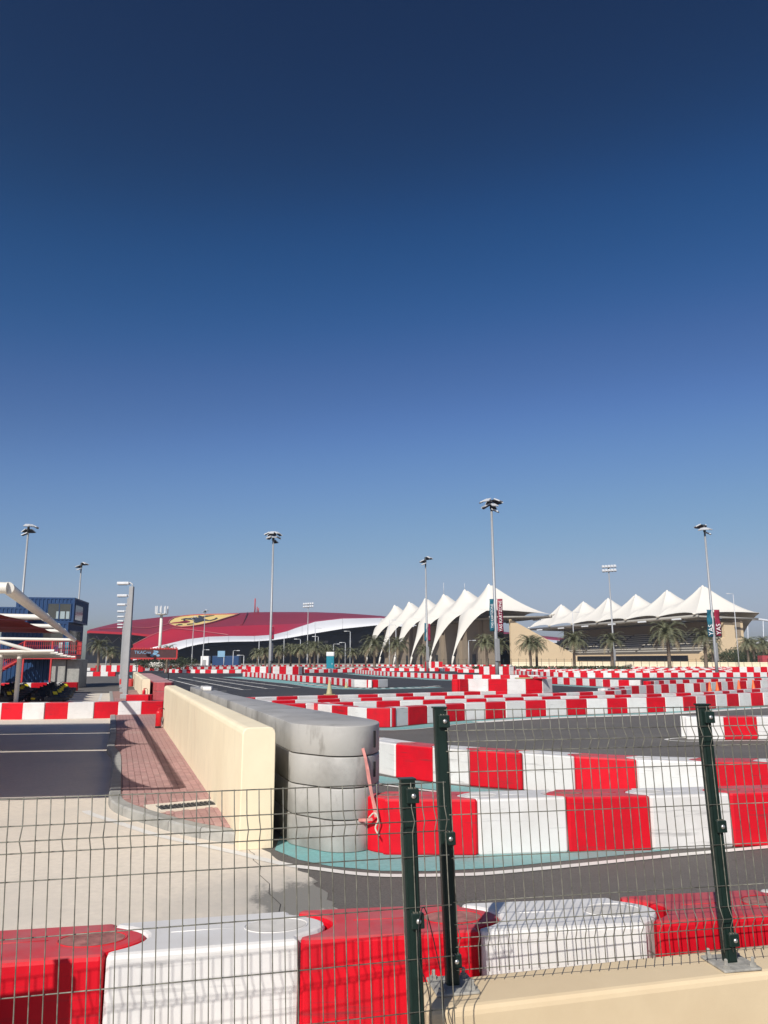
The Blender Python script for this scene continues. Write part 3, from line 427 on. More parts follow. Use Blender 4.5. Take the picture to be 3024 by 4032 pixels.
def band(name, pts, w, m, parent, th=0.004):
    mb = MB(); P_ = [Vector(q) for q in pts]; rr = []
    for i, p in enumerate(P_):
        d_ = (P_[min(i+1,len(P_)-1)]-P_[max(i-1,0)]).normalized(); s_ = d_.cross(Vector((0.2,-1,0.05))).normalized(); n_ = s_.cross(d_).normalized()
        rr.append([p-s_*w/2-n_*th, p+s_*w/2-n_*th, p+s_*w/2+n_*th, p-s_*w/2+n_*th, p-s_*w/2-n_*th])
    mb.grid(rr, 0, False); return mb.build(name, m, parent)
band('strap', [(-0.23,8.70,1.06),(-0.20,8.66,0.96),(-0.165,8.62,0.75),(-0.12,8.58,0.55),(-0.085,8.55,0.38)], 0.030, 'strap', gs)
band('strap', [(-0.20,8.69,0.98),(-0.17,8.63,0.85),(-0.13,8.585,0.62),(-0.07,8.55,0.40)], 0.020, 'strap', gs)
band('strap', [(-0.27,8.68,0.325),(-0.2,8.64,0.335),(-0.12,8.6,0.35)], 0.03, 'strap', gs)
MB().tube(smooth_path([(-0.16,8.62,0.36),(-0.10,8.56,0.42),(-0.06,8.54,0.36),(-0.09,8.55,0.27),(-0.05,8.53,0.20)], 5), 0.010, 6).build('rope', 'rope', gs)
o = MB().prism([wl2(a, r) for r, a in ((0.24,10.3),(0.42,10.2),(0.50,10.6),(0.44,11.2),(0.26,11.1))], 1.297, 1.38, 0, 0.03).build('white_foam_pad', 'white'); tag(o, 'small white pad lying on top of the grey barrier stack', 'pad')
fs = thing('faded_barrier_stack', 'faded red barrier stack with pale dusty top along the far cream wall', 'barrier stack')
for k in range(2):
    ol = [wl2(a, r) for r, a in ((0.10,33.2),(0.25,32.6),(0.6,32.4),(0.95,32.6),(1.1,33.2),(1.1,62),(0.10,62))]
    MB().prism(ol, 0.01+k*.45, 0.45+k*.45, 0, 0.03).build('foam_layer', 'dkred', fs)
def extinguisher(loc, rz, label):
    t = thing('fire_extinguisher', label, 'fire extinguisher', loc, rz, 'red fire extinguishers by the cream walls')
    MB().lathe([(.070,0),(.078,.012),(.078,.40),(.070,.445),(.045,.475),(.022,.485)], seg=18).build('cylinder', 'extred', t)
    MB().lathe([(.0785,.002),(.0795,.004),(.0795,.05),(.0785,.055)], seg=18).build('foot_ring', 'black', t)
    m_ = MB(); m_.lathe([(.020,.48),(.024,.50),(.024,.53),(.012,.545)], seg=10); m_.box(-.02,.095,-.012,.012,.545,.558); m_.box(-.02,.08,-.012,.012,.515,.527); m_.build('valve', 'extred', t)
    MB().tube(smooth_path([(.02,0,.52),(.11,.0,.545),(.165,.0,.47),(.17,.0,.34),(.135,.0,.20),(.115,.0,.09)], 5), .011, 7).build('hose', 'black', t)
    return t
extinguisher((*wl2(14.6,-0.52), 0.118), 0.2, 'nearer red fire extinguisher standing against the end of the long cream wall')
extinguisher((*wl2(31.0,-0.42), 0.118), 0.2, 'farther red fire extinguisher in the gap between the two cream walls')

# ------------------------------------------------------------------ plastic barrier blocks
BL, BW, BH = 0.95, 0.50, 0.56
def block_mesh(name, m, detail=True, hgt=BH):
    g = 0.005; bul = 0.17; n = 9 if detail else 5
    pts = [(g+.02,0),(BL-g-.025,0),(BL-g-.006,.006),(BL-g,.025)]
    pts += [(BL-g,.062)]+[(BL-g+bul*math.sin(math.pi*k/n)**.8, .068+(BW-.136)*k/n) for k in range(1, n)]+[(BL-g,BW-.062)]
    pts += [(BL-g,BW-.025),(BL-g-.025,BW),(g+.02,BW),(g,BW-.02)]
    pts += [(g,BW-.058)]+[(g+.006+bul*math.sin(math.pi*k/n)**.8, BW-.064-(BW-.128)*k/n) for k in range(1, n)]+[(g,.058)]
    pts += [(g,.02)]
    mb = MB(); mb.prism(pts, 0.004, hgt, 0, 0.024 if detail else 0.02)
    if detail:
        def ell(cx, rx, ry, rad, seg=28): 
            c = [(cx+rx*math.cos(2*math.pi*k/seg), BW/2+ry*math.sin(2*math.pi*k/seg), hgt+0.001) for k in range(seg+1)]
            mb.tube(c, rad, 6, 0, False)
        ell(BL-.10, .17, .115, .0028); mb.add([(BL-.10+.16*math.cos(2*math.pi*k/24), BW/2+.105*math.sin(2*math.pi*k/24), hgt+.0015) for k in range(24)], [tuple(range(24))], 1)
        mb.tube([(.30,BW/2+.02,hgt-.001),(BL-.32,BW/2+.02,hgt-.001)], .004, 6)
    return mb.mesh(name, [m, 'oval_'+m])
BME = {(c, d): block_mesh('barrier_block', c, d) for c in ('red','white') for d in (True, False)}
BLOCKS = []      # (front-left point, front-right point, z, colour, convex side, row)
def add_row(pts, row, first, convex=1, z=0.0, pitch=0.93, breaks=None, tiers=1):
    """blocks whose front lower edge follows pts, listed from the viewer's left to right"""
    if breaks:
        q = [Vector(p) for p in pts]
    else:
        sp = smooth_path([(*p,0) for p in pts], 8); ac = [0.0]
        for a, b in zip(sp, sp[1:]): ac.append(ac[-1]+(b-a).length)
        n = max(1, round(ac[-1]/pitch)); q = []
        for k in range(n+1):
            d_ = ac[-1]*k/n; i = 0
            while i < len(ac)-2 and d_ > ac[i+1]: i += 1
            t = (d_-ac[i])/max(1e-9, ac[i+1]-ac[i]); v = sp[i].lerp(sp[i+1], t); q.append(Vector((v.x, v.y)))
    for T in range(tiers):
        c = first
        for a, b in zip(q, q[1:]):
            BLOCKS.append((a, b, z+T*BH, c, convex, row if T == 0 else row+' upper')); c = 'white' if c == 'red' else 'red'
A_ = [(-2.34,3.99),(-1.385,4.17),(-0.44,4.39),(0.525,4.52),(1.47,4.645),(1.53,4.66),(2.48,4.82),(3.42,4.98)]
for (a, b, c) in ((0,1,'red'),(1,2,'white'),(2,3,'red'),(3,4,'white'),(5,6,'red'),(6,7,'white')): BLOCKS.append((Vector(A_[a]), Vector(A_[b]), 0, c, 1, 'front'))
add_row([(-0.02,8.56),(0.985,8.54),(1.96,8.68),(2.88,8.76),(3.81,8.90),(4.75,9.06),(5.7,9.25),(6.65,9.47)], 'second', 'red', -1, breaks=True)
add_row([(-1.7,16.2),(-0.95,15.5),(-0.42,14.92),(0.19,14.0),(0.80,13.45),(1.38,13.05),(2.17,12.65),(2.89,12.22),(3.72,11.85),(4.63,11.6),(5.55,11.5),(6.5,11.45),(7.45,11.5)], 'third', 'white', -1, breaks=True)
add_row([(-2.6,27.4),(-2.1,26.3),(-1.37,25.3),(-0.95,24.7),(-0.46,24.23),(0.02,23.97),(1.04,25.2),(2.25,26.4),(2.91,27.0),(6.1,29.02),(10.43,30.9),(12.2,31.73),(13.04,32.5),(14.57,33.9),(17.35,35.8),(22,38.5)], 'curved', 'red')
add_row([(7.78,20.5),(8.74,20.45),(9.62,20.5),(10.55,20.6)], 'island', 'white', breaks=True)
add_row([(-4.9,25.1),(-4.26,25.6),(-2.82,26.6),(-0.53,28.0),(1.84,29.1),(3.47,29.9),(6.38,31.6),(9.45,33.0),(12.36,34.6),(14.98,36.2),(18.6,39.8),(23,43)], 'first of three', 'red')
add_row([(-6.4,27.0),(-5.23,27.7),(-3.14,29.1),(-0.12,31.0),(3.08,32.5),(6.37,34.1),(8.92,36.0),(10.87,37.6),(12.6,40.2)], 'second of three', 'white')
add_row([(-6.6,30.0),(-5.39,30.8),(-2.5,32.8),(-0.22,34.0),(2.2,35.6),(4.61,37.0),(7,38.3)], 'third of three', 'white')
add_row([(3.55,36.9),(4.0,37.35),(4.95,37.35),(5.85,37.4),(6.75,37.5),(7.6,37.75),(8.2,38.4)], 'double', 'red', tiers=2, breaks=True)
add_row([(-17.58,97.8),(-15.45,93.5),(-11.38,83.6),(-7.98,74.75),(-5.36,69.0),(-2.24,59.4)], 'grid', 'white')
add_row([(-2.24,59.4),(-1.26,58.4),(-0.42,58.9),(0.3,59.9)], 'grid end', 'white', breaks=True)
add_row([(-13.98,27.1),(-13.1,27.15),(-12.38,27.18),(-11.68,27.3),(-10.93,27.42),(-10.11,27.65),(-9.35,27.9),(-8.6,28.13),(-7.9,28.38)], 'lane', 'white', breaks=True)
add_row([(-26.5,50.2),(-22.5,50.9),(-20.4,52.4)], 'pit', 'red')
add_row([(13.2,73),(14.16,68.3),(15.97,62.9),(17.42,58.8),(18.6,57.8),(19.3,58.8)], 'hairpin', 'red')
add_row([(18.6,55.0),(19.5,56.2),(21.53,58.3),(25.34,61.1),(31.58,64.8),(40,69)], 'right bend', 'red')
add_row([(11.5,40.6),(13.2,43.6),(16.1,46.76),(18.43,48.9),(19.93,50.06),(23.48,53.8),(27.87,57.2),(36,62)], 'cone', 'white')
add_row([(17.0,122),(19.0,107),(20.3,98),(23,92.5),(27.2,90.8),(36,92.5),(46.3,94.8),(58,97)], 'far right', 'white')
add_row([(-4.42,120),(0.61,99.3),(4.07,90.8),(7.07,81.5),(9.43,79.4),(12.34,78.4),(15,77)], 'far middle', 'white')
add_row([(-10.9,33.4),(-10.0,33.6)], 'gap', 'red', breaks=True)
for pts, f in (([(-3.6,150),(2.3,144.8),(13.6,144.8),(16,150)],'red'), ([(-64.2,200),(-52.3,215),(-42.6,232),(-19,250),(-1,262),(16,256),(60,250),(110,240)],'red'),
               ([(-44.5,172.5),(-32,182),(-20,182)],'white'), ([(-36.5,132),(-35.2,127.3),(-28.6,122.4),(-22.2,122.4),(-20,124)],'white'),
               ([(-24,133),(-20.5,124.8),(-18,121),(-14,124.8),(-9,140)],'red'), ([(-14,124),(-9,128),(-3,132)],'red'), ([(-13,129),(-8,133),(-1,137)],'white'), ([(-22,150),(-8,152),(6,160)],'red'),
               ([(12,128),(30,122),(55,118),(80,120)],'red'), ([(14,140),(34,136),(60,132),(90,134)],'white'), ([(10,158),(40,152),(75,148),(110,150)],'red'), ([(24,108),(40,106),(62,108)],'white'),
               ([(20,175),(55,170),(95,168)],'white'), ([(-58,150),(-48,152),(-38,160)],'red'), ([(-41,98),(-37,99),(-34,99.5)],'white'), ([(-3,172),(8,176),(20,180)],'white'),([(45,112),(49,114),(66,112)],'red')):
    add_row(pts, 'far', f)
    if pts[0][0] > 8: add_row([(x*1.02, y+3.1) for x, y in pts], 'far', 'white' if f == 'red' else 'red'); add_row([(x*1.05, y+7.5) for x, y in pts], 'far', f)
add_row([(13.5,112),(15,110.6),(18,110.8),(19,113)], 'far', 'red', tiers=2)
add_row([(-19.5,112),(-17,110),(-12.4,111),(-11.5,113)], 'far', 'red', tiers=2)
add_row([(47,106),(49,105),(55,105.6)], 'far', 'red', tiers=2)
add_row([(-50,136),(-46,136.5),(-42,137)], 'far', 'red', tiers=2)
add_row([(8.8,174),(13,174)], 'far', 'red', tiers=3)
WHERE = {'front':'in the nearest row behind the fence','second':'in the row with teal paving in front','third':'in the row behind the teal-edged one','curved':'in the curved row beyond the grey track',
 'island':'in the short row alone on grey track','first of three':'in the nearest of three parallel rows','second of three':'in the middle of three parallel rows','third of three':'in the farthest of three parallel rows',
 'double':'in the two-high stack beyond the three rows','grid':'in the long row beside the white grid lines','grid end':'at the blunt near end of the grid row','lane':'in the row across the left lane',
 'pit':'in the shaded row behind the parked karts','hairpin':'in the hairpin row right of the stack','right bend':'in the row behind the hairpin','cone':'in the row behind the orange cones',
 'far right':'in the far row before the right grandstand','far middle':'in the far row left of the two-high stack','gap':'in the gap between the cream walls','far':'in the distant rows'}
TENS = ['','first','second','third','fourth','fifth','sixth','seventh','eighth','ninth','tenth','eleventh','twelfth','thirteenth','fourteenth','fifteenth','sixteenth','seventeenth','eighteenth','nineteenth','twentieth']
ORD = ['leftmost'] + TENS[2:] + ['twenty-'+w for w in TENS[1:10]] + ['thirtieth'] + ['thirty-'+w for w in TENS[1:10]]
ORDER = {id(q): i for i, q in enumerate(BLOCKS)}
BLOCKS.sort(key=lambda q: q[0].length)
far = MB(); rowcount = {}
near = BLOCKS[:296]
named = {}
WHERE['double upper'] = 'on the upper tier of the two-high stack'; WHERE['double'] = 'on the lower tier of the two-high stack'
for r in WHERE:
    if r == 'far': continue
    for c in ('red','white'):
        named[(r,c)] = sorted([q for q in near if q[5] == r and q[3] == c], key=lambda q: ORDER[id(q)])
for q in BLOCKS:
    a, b, z, c, cv, row = q
    L_ = (b-a).length; an = math.atan2((b-a).y, (b-a).x)
    if q in near:
        det = a.length < 24
        me = BME[(c, det)]
        o = bpy.data.objects.new('barrier_block', me); col.objects.link(o)
        jit = random.uniform(-.012, .012) if row not in ('front',) else 0
        if cv == 1: o.location = (a.x+jit*.6, a.y+jit*1.2, z); o.rotation_euler = (0, jit*.25, an+jit*1.3); o.scale = (L_/BL, 1, 1)
        else:
            nn = Vector((-(b-a).y, (b-a).x)).normalized()*BW
            o.location = (b.x+nn.x, b.y+nn.y+jit, z); o.rotation_euler = (0, jit*.2, an+math.pi+jit*.8); o.scale = (L_/BL, 1, 1)
        ls = named.get((row, c))
        if ls and q in ls and len(ls) <= len(ORD):
            i = ls.index(q); lab = '%s %s plastic barrier block %s' % (ORD[i] if len(ls) > 1 else 'only', c, WHERE[row]) if i < 1 else '%s %s barrier block from the left %s' % (ORD[i], c, WHERE[row])
        else: lab = '%s plastic barrier block in the distant rows' % c
        tag(o, lab, 'barrier block', '%s barrier blocks %s' % (c, WHERE.get(row, 'in the distant rows')))
    else:
        nn = Vector((-(b-a).y, (b-a).x)).normalized()
        M_ = Matrix.Translation((a.x, a.y, z)) @ Matrix.Rotation(an, 4, 'Z')
        far.bevbox(0.01, L_-0.01, 0, BW, 0.0, BH, 0.03, 0 if c == 'red' else 1, M_)
tag(far.build('distant_barrier_blocks', ['red','white']), 'mass of distant red and white barrier blocks before the grandstands', 'barriers', None, 'stuff')
# teal strips, white lines along the inner rows
for pts, w, off in (([(-1.0,15.2),(0.19,13.9),(1.38,12.95),(2.9,12.1),(4.6,11.5),(6.5,11.35),(9,11.6)], 0.55, -0.3),
                    ([(-1.37,25.2),(0.02,23.9),(2.25,26.3),(6.1,28.9),(10.4,30.8),(14.6,33.8),(22,38.4)], 0.7, -0.4),
                    ([(-4.3,25.4),(-0.5,27.8),(3.5,29.7)], 0.6, -0.4),
                    ([(-17,96),(-11.6,83.2),(-8.2,74.5),(-5.6,68.6),(-2.4,58.8),(-0.4,58.0),(2.6,60.5)], 2.4, -1.4),
                    ([(13.0,73),(14.0,68.2),(15.8,62.7),(17.4,58.4)], 1.4, -0.8), ([(16.1,46.6),(19.9,49.9),(27.8,57)], 0.8, -0.5),
                    ([(-4.4,119),(0.5,99),(4,90.4),(7,81),(12,78)], 1.6, -0.9), ([(20,98),(27,90.4),(46,94.4)], 2.0, -1.1)):
    sp = smooth_path([(*q,0) for q in pts], 5)
    ribbon('teal_runoff_paving', sp, w, 0.0065, 'teal', off)
    ribbon('white_edge_line', sp, 0.10, 0.0095, 'line', off-w/2-0.12)
ribbon('rumble_strip_line', smooth_path([(2.9,26.2,0),(6.1,28.2,0),(10.4,30.0,0),(14.6,33.0,0),(22,37.6,0)], 5), 0.5, 0.0098, 'line', -0.2)
ribbon('white_edge_line', smooth_path([(8.9,20.15,0),(7.6,20.0,0),(7.2,20.35,0),(7.55,20.75,0),(8.1,20.9,0)], 6), 0.10, 0.0095, 'line')
ribbon('white_edge_line', [(8.9,20.15),(12,20.2)], 0.10, 0.0097, 'line')
rk = MB()
sp = smooth_path([(-7.5,69.5,0),(-4.6,61.5,0),(-2.4,57.6,0),(-0.2,56.9,0),(2.3,58.0,0),(4.4,62,0)], 8)
for i in range(0, len(sp)-1):
    a, b = sp[i], sp[i+1]; d_ = (b-a).normalized(); nn = Vector((-d_.y, d_.x, 0))*.3; up = Vector((0,0,.02))
    rk.add([a-nn+up*.8, b-nn+up*.8, b+nn+up*1.6, a+nn+up*1.6], [(0,1,2,3)], i % 2)
tag(rk.build('striped_kerb', ['line','asphalt_dark']), kind='structure')
# cones
def cone(loc, m, label, h=0.62, grp='orange traffic cones before the slanting row', stripe=True):
    t = thing('traffic_cone', label, 'cone', loc, random.random()*3, grp)
    MB().bevbox(-.19,.19,-.19,.19,0,.035,.012).build('base', m, t)
    MB().lathe([(.15,.035),(.125,.07),(.035,h-.01),(.028,h)], seg=18).build('cone_body', m, t)
    if stripe: MB().lathe([(.102,.20),(.104,.201),(.083,.31),(.081,.311)], seg=18).build('stripe', 'white', t); MB().lathe([(.063,.42),(.065,.421),(.051,.49),(.049,.491)], seg=18).build('stripe', 'white', t)
    return t
for (x, y), w in zip(((20.6,49.9),(21.5,50.9),(24.3,54.0),(25.9,55.3)), ('leftmost orange traffic cone before the slanting barrier row','second orange traffic cone from the left before the slanting row','third orange traffic cone from the left before the slanting row','rightmost orange traffic cone before the slanting barrier row')):
    cone((x, y, 0), 'orange', w, 0.66)
cone((-2.30,33.25,BH+.003), 'olive', 'faded olive yellow cone standing on top of a barrier row', 0.62, 'faded cones near the grid', False)
cone((-2.75,57.5,0), 'olive', 'small dark olive cone beside the grid row of barriers', 0.45, 'faded cones near the grid', False)
pl = MB(); pl.bevbox(0,.8,-.2,.2,0,.05,.02); pl.build('base', 'olive', tg := thing('yellow_board', 'yellow and red board lying on the two-high barrier stack', 'board', (6.3,37.75,2*BH+.01)))
MB().bevbox(.82,1.5,-.15,.15,.0,.06,.02).build('end', 'red', tg)

# ------------------------------------------------------------------ welded mesh fences in the foreground
SH = -0.037                                   # both fences lean a little to the left
HZ = [0.0, 0.10, 0.15, 0.20, 0.30, 0.50, 0.70, 0.90, 1.00, 1.05, 1.10, 1.20]
def voff(d): return -0.030 if abs(d-0.15) < .001 or abs(d-1.05) < .001 else 0.0
WR = 0.0024
def wire_mesh(top, bot):
    pts = []
    for d_ in [-0.004] + HZ[1:4] + [0.30, 0.5, 0.7, 0.9] + HZ[8:11] + [1.215]:
        z = top-d_; pts.append((SH*(z-bot), voff(d_), z))
    return MB().tube(pts, WR, 6).mesh('vertical_wire', 'wire')
def mesh_panel(fence, x0, x1, top, bot):
    p = bpy.data.objects.new('mesh_panel', None); col.objects.link(p); p.parent = fence
    n = int((x1-x0)/0.05); me = wire_mesh(top, bot)
    for k in range(n+1): inst(me, 'vertical_wire', p, (x0+k*0.05, 0, 0), (0,0,random.uniform(-.15,.15)))
    for d_ in HZ:
        z = top-d_; sx = SH*(z-bot)
        MB().tube([(x0-.012+sx, voff(d_)+.0045, z), ((x0+x1)/2+sx, voff(d_)+.0045, z+random.uniform(-.001,.001)), (x0+n*0.05+.012+sx, voff(d_)+.0045, z)], WR, 6).build('horizontal_wire', 'wire', p)
    return p
def fence_post(fence, x, top, bot, clamps, plate=True, w=0.062):
    def sx(z): return SH*(z-bot)
    def sheared(mb): mb.v = [(q[0]+sx(q[2]), q[1], q[2]) for q in mb.v]; return mb
    mb = MB(); mb.bevbox(x-w/2, x+w/2, .010, .058, bot, top, .006)
    mb.box(x-w/2-.004, x+w/2+.004, .008, .061, top-.004, top+.004)
    po = sheared(mb).build('post', 'green', fence)
    sheared(MB().box(x-w/2+.012, x+w/2-.008, .0068, .0105, bot+.02, top-.03)).build('post_channel', 'green', po)
    for d_ in clamps:
        z = top-d_
        sheared(MB().bevbox(x-.016, x+.040, -.012, .012, z-.030, z+.030, .004)).build('clamp_plate', 'green', po)
        b = MB(); b.lathe([(.0115,0),(.0115,.003),(.008,.007),(.003,.0085)], seg=14)
        b.v = [(x+.014+q[0]+sx(z), -.012-q[2], z+q[1]) for q in b.v]; b.f = [f[::-1] for f in b.f]; b.build('bolt', 'bolt', po)
        for k in range(3): sheared(MB().box(x-.006+k*.014, x-.001+k*.014, -.008, .004, z+.030, z+.035)).build('clamp_tooth', 'wire', po)
    if plate:
        MB().bevbox(x-.105, x+.105, -.075, .135, bot-.0, bot+.012, .004).build('base_plate', 'plate', po)
        for dx in (-.075,.075):
            for dy in (-.045,.105):
                MB().lathe([(.017,.012),(.017,.026),(.009,.027),(.009,.05),(.006,.054)], (x+dx, dy, bot), 6, 0, False).build('anchor_bolt', 'plate', po)
    return po
rf = thing('wall_fence', 'right green welded mesh fence bolted on the low cream wall', 'fence', (0.334,4.0,0), math.atan2(0.28,1.446))
RT, RB = 1.752, 0.472
fence_post(rf, 0.0, RT+.012, RB, (0.065, 0.62, 1.17)); fence_post(rf, 1.475, RT+.012, RB, (0.065, 0.62, 1.17)); 
mesh_panel(rf, 0.028, 1.490, RT, RB); mesh_panel(rf, 1.502, 3.2, RT, RB)
ld = math.atan2(0.239, 0.971)
lf = thing('ground_fence', 'left green welded mesh fence standing lower than the wall fence', 'fence', (0.155,3.505,0), ld)
LT, LB = 1.475, 0.20
fence_post(lf, 0.0, LT+.015, LB, (0.065, 0.565, 1.1), False); fence_post(lf, -2.20, LT+.015, LB, (0.065, 0.565, 1.1), False)
mesh_panel(lf, -2.195, 0.17, LT, LB); mesh_panel(lf, -4.35, -2.205, LT, LB)
MB().bevbox(-3.05,-2.30,-.02,.0,.25,1.42,.005).build('added_shade_board', 'galv', lf)  # added board out of view, placed to shade the left barrier block
MB().tube(smooth_path([(.02,-.01,.30),(.03,-.02,.62),(-.02,-.02,.80),(.01,-.015,.98),(.12,.1,.66),(.16,.2,.50),(.15,.1,.40),(.14,-.02,.15)], 6), .0025, 5).build('loose_cable', 'black', lf)
# low cream wall below the right fence, kerb wall below the left one
fd = Vector((1.70, 0.44)).normalized(); fn = Vector((-fd.y, fd.x))
Mw = Matrix(((fn.x,0,fd.x,0.205),(fn.y,0,fd.y,3.77),(0,1,0,-0.4),(0,0,0,1)))
Mw = Matrix(((-fn.x,0,-fd.x,0.205+fd.x*6+fn.x*.34),(-fn.y,0,-fd.y,3.77+fd.y*6+fn.y*.34),(0,1,0,-0.4),(0,0,0,1)))
hw, c = 0.87, 0.035
def rprof(th, hgt, c): return [(0,0),(th,0),(th,hgt-c)] + [(th-c+c*math.cos(t), hgt-c+c*math.sin(t)) for t in (R(30),R(60),R(90))] + [(c+c*math.cos(t), hgt-c+c*math.sin(t)) for t in (R(90),R(120),R(150),R(180))]
o = MB().prism(rprof(.34, hw, c), 0, 6, 0, .03, Mw).build('low_cream_wall', 'cream2'); tag(o, 'low cream wall in the bottom right corner carrying the fence posts', 'wall')
bmm = MB(); bmm.box(-5.2, .35, -.12, .16, -.3, .20); ob = bmm.build('fence_footing', 'kerb', None, (0.155,3.505,0), ld); tag(ob, 'concrete footing strip under the left mesh fence', 'footing')

# ------------------------------------------------------------------ left side: canopies, containers, karts, lamps
CD = Vector((-0.340, 0.940)).normalized()                 # along the lane
def shade_canopy(label, beam_pts, rafter_at, reach, zc, sag=0.9, columns=True, skip=()):
    t = thing('shade_canopy', label, 'canopy')
    a, b = Vector(beam_pts[0]), Vector(beam_pts[1]); d_ = (b-a).normalized(); L_ = (b-a).length
    MB().tube([(*a, zc), (*b, zc)], 0.070, 16).build('edge_beam', 'tube', t, sharp=40)
    nL = Vector((-0.985, -0.17))                            # rafters run to the left
    ends = []
    for k, s in enumerate(rafter_at):
        p = a + d_*s; q = p + nL*reach
        MB().tube([(*p, zc-.0), (*q, zc+.18)], 0.066 if k == 0 else .055, 10).build('rafter', 'tube', t, sharp=40)
        if k: MB().lathe([(.080,-.06),(.084,-.05),(.084,.05),(.080,.06)], seg=16).build('beam_collar', 'tube', t, (p.x, p.y, zc)).rotation_euler = (R(90), 0, math.atan2(d_.y, d_.x)+R(90))
        ends.append((p, q))
        if columns: MB().tube([(q.x*.9+p.x*.1, q.y*.9+p.y*.1, 0), (q.x*.9+p.x*.1, q.y*.9+p.y*.1, zc+.3)], 0.08, 10).build('column', 'tube', t, sharp=40)
    for kk, ((p0, q0), (p1, q1)) in enumerate(zip(ends, ends[1:])):
        if kk in skip: continue
        rows = []; n = 12; w = (p1-p0).length; sg = min(sag, .135*w)
        for k in range(n+1):
            u = .034+.932*k/n; e0 = p0.lerp(p1, u); e1 = q0.lerp(q1, u); inn = nL*(sg*math.sqrt(max(0,4*u*(1-u)))+.02)
            row = []
            for j in range(9):
                v = j/8; r = (e0+inn).lerp(e1, v); row.append((r.x, r.y, zc + .35*v - .08 - .25*math.sin(math.pi*v)*math.sin(math.pi*u)+.12*math.sin(math.pi*u)))
            rows.append(row)
        m_ = MB().grid(rows, 0, True).build('membrane', 'membrane', t)
        md = m_.modifiers.new('thickness', 'SOLIDIFY'); md.thickness = 0.004
    return t
BA = Vector((-4.35, 8.9))
shade_canopy('near red shade cloth canopy on cream steel tubes over the left lane', (tuple(BA), tuple(BA+CD*24.6)), (0.0, 6.6, 11.0, 14.4, 24.4), 14.0, 2.82, skip=(3,))  # cloth stretched farther left, out of view, to cut skylight below
c2 = thing('shade_canopy', 'far low row of cream canopy rafters before the red staircase', 'canopy')
RA = [(-14.5,34.4,2.40),(-15.5,37.2,2.34),(-16.4,40.0,2.30),(-17.3,42.7,2.24),(-18.2,45.5,2.21),(-19.0,48.2,2.20)]
for k, (X, Y, z) in enumerate(RA):
    MB().tube([(X,Y,z),(X-7.5,Y-1.0,z-.10)], 0.07 if k == 0 else .055, 10).build('rafter', 'tube', c2, sharp=40)
for (xa, ya, za), (xb, yb, zb) in zip(RA, RA[1:]):
    rows = []
    for k in range(9):
        u = .03+.94*k/8; inn = .25+.75*4*u*(1-u); e0 = Vector((xa+(xb-xa)*u-inn, ya+(yb-ya)*u, za+(zb-za)*u+.03)); rows.append([tuple(e0+Vector((-6.4*v, -.85*v, .10*math.sin(math.pi*u)-.05*v))) for v in (0,.25,.5,.75,1)])
    mm = MB().grid(rows, 0, True).build('membrane', 'membrane', c2); mm.modifiers.new('thickness', 'SOLIDIFY').thickness = .004
MB().tube([(-15.4,34.3,2.40),(-18.6,33.3,3.35)], .075, 10).build('brace', 'tube', c2, sharp=40)
for X, Y in ((-18.2,37.2),(-17.4,37.4),(-21.5,41),(-23,47)): MB().tube([(X,Y,0),(X,Y,2.5)], .11, 12).build('column', 'tube', c2, sharp=40)

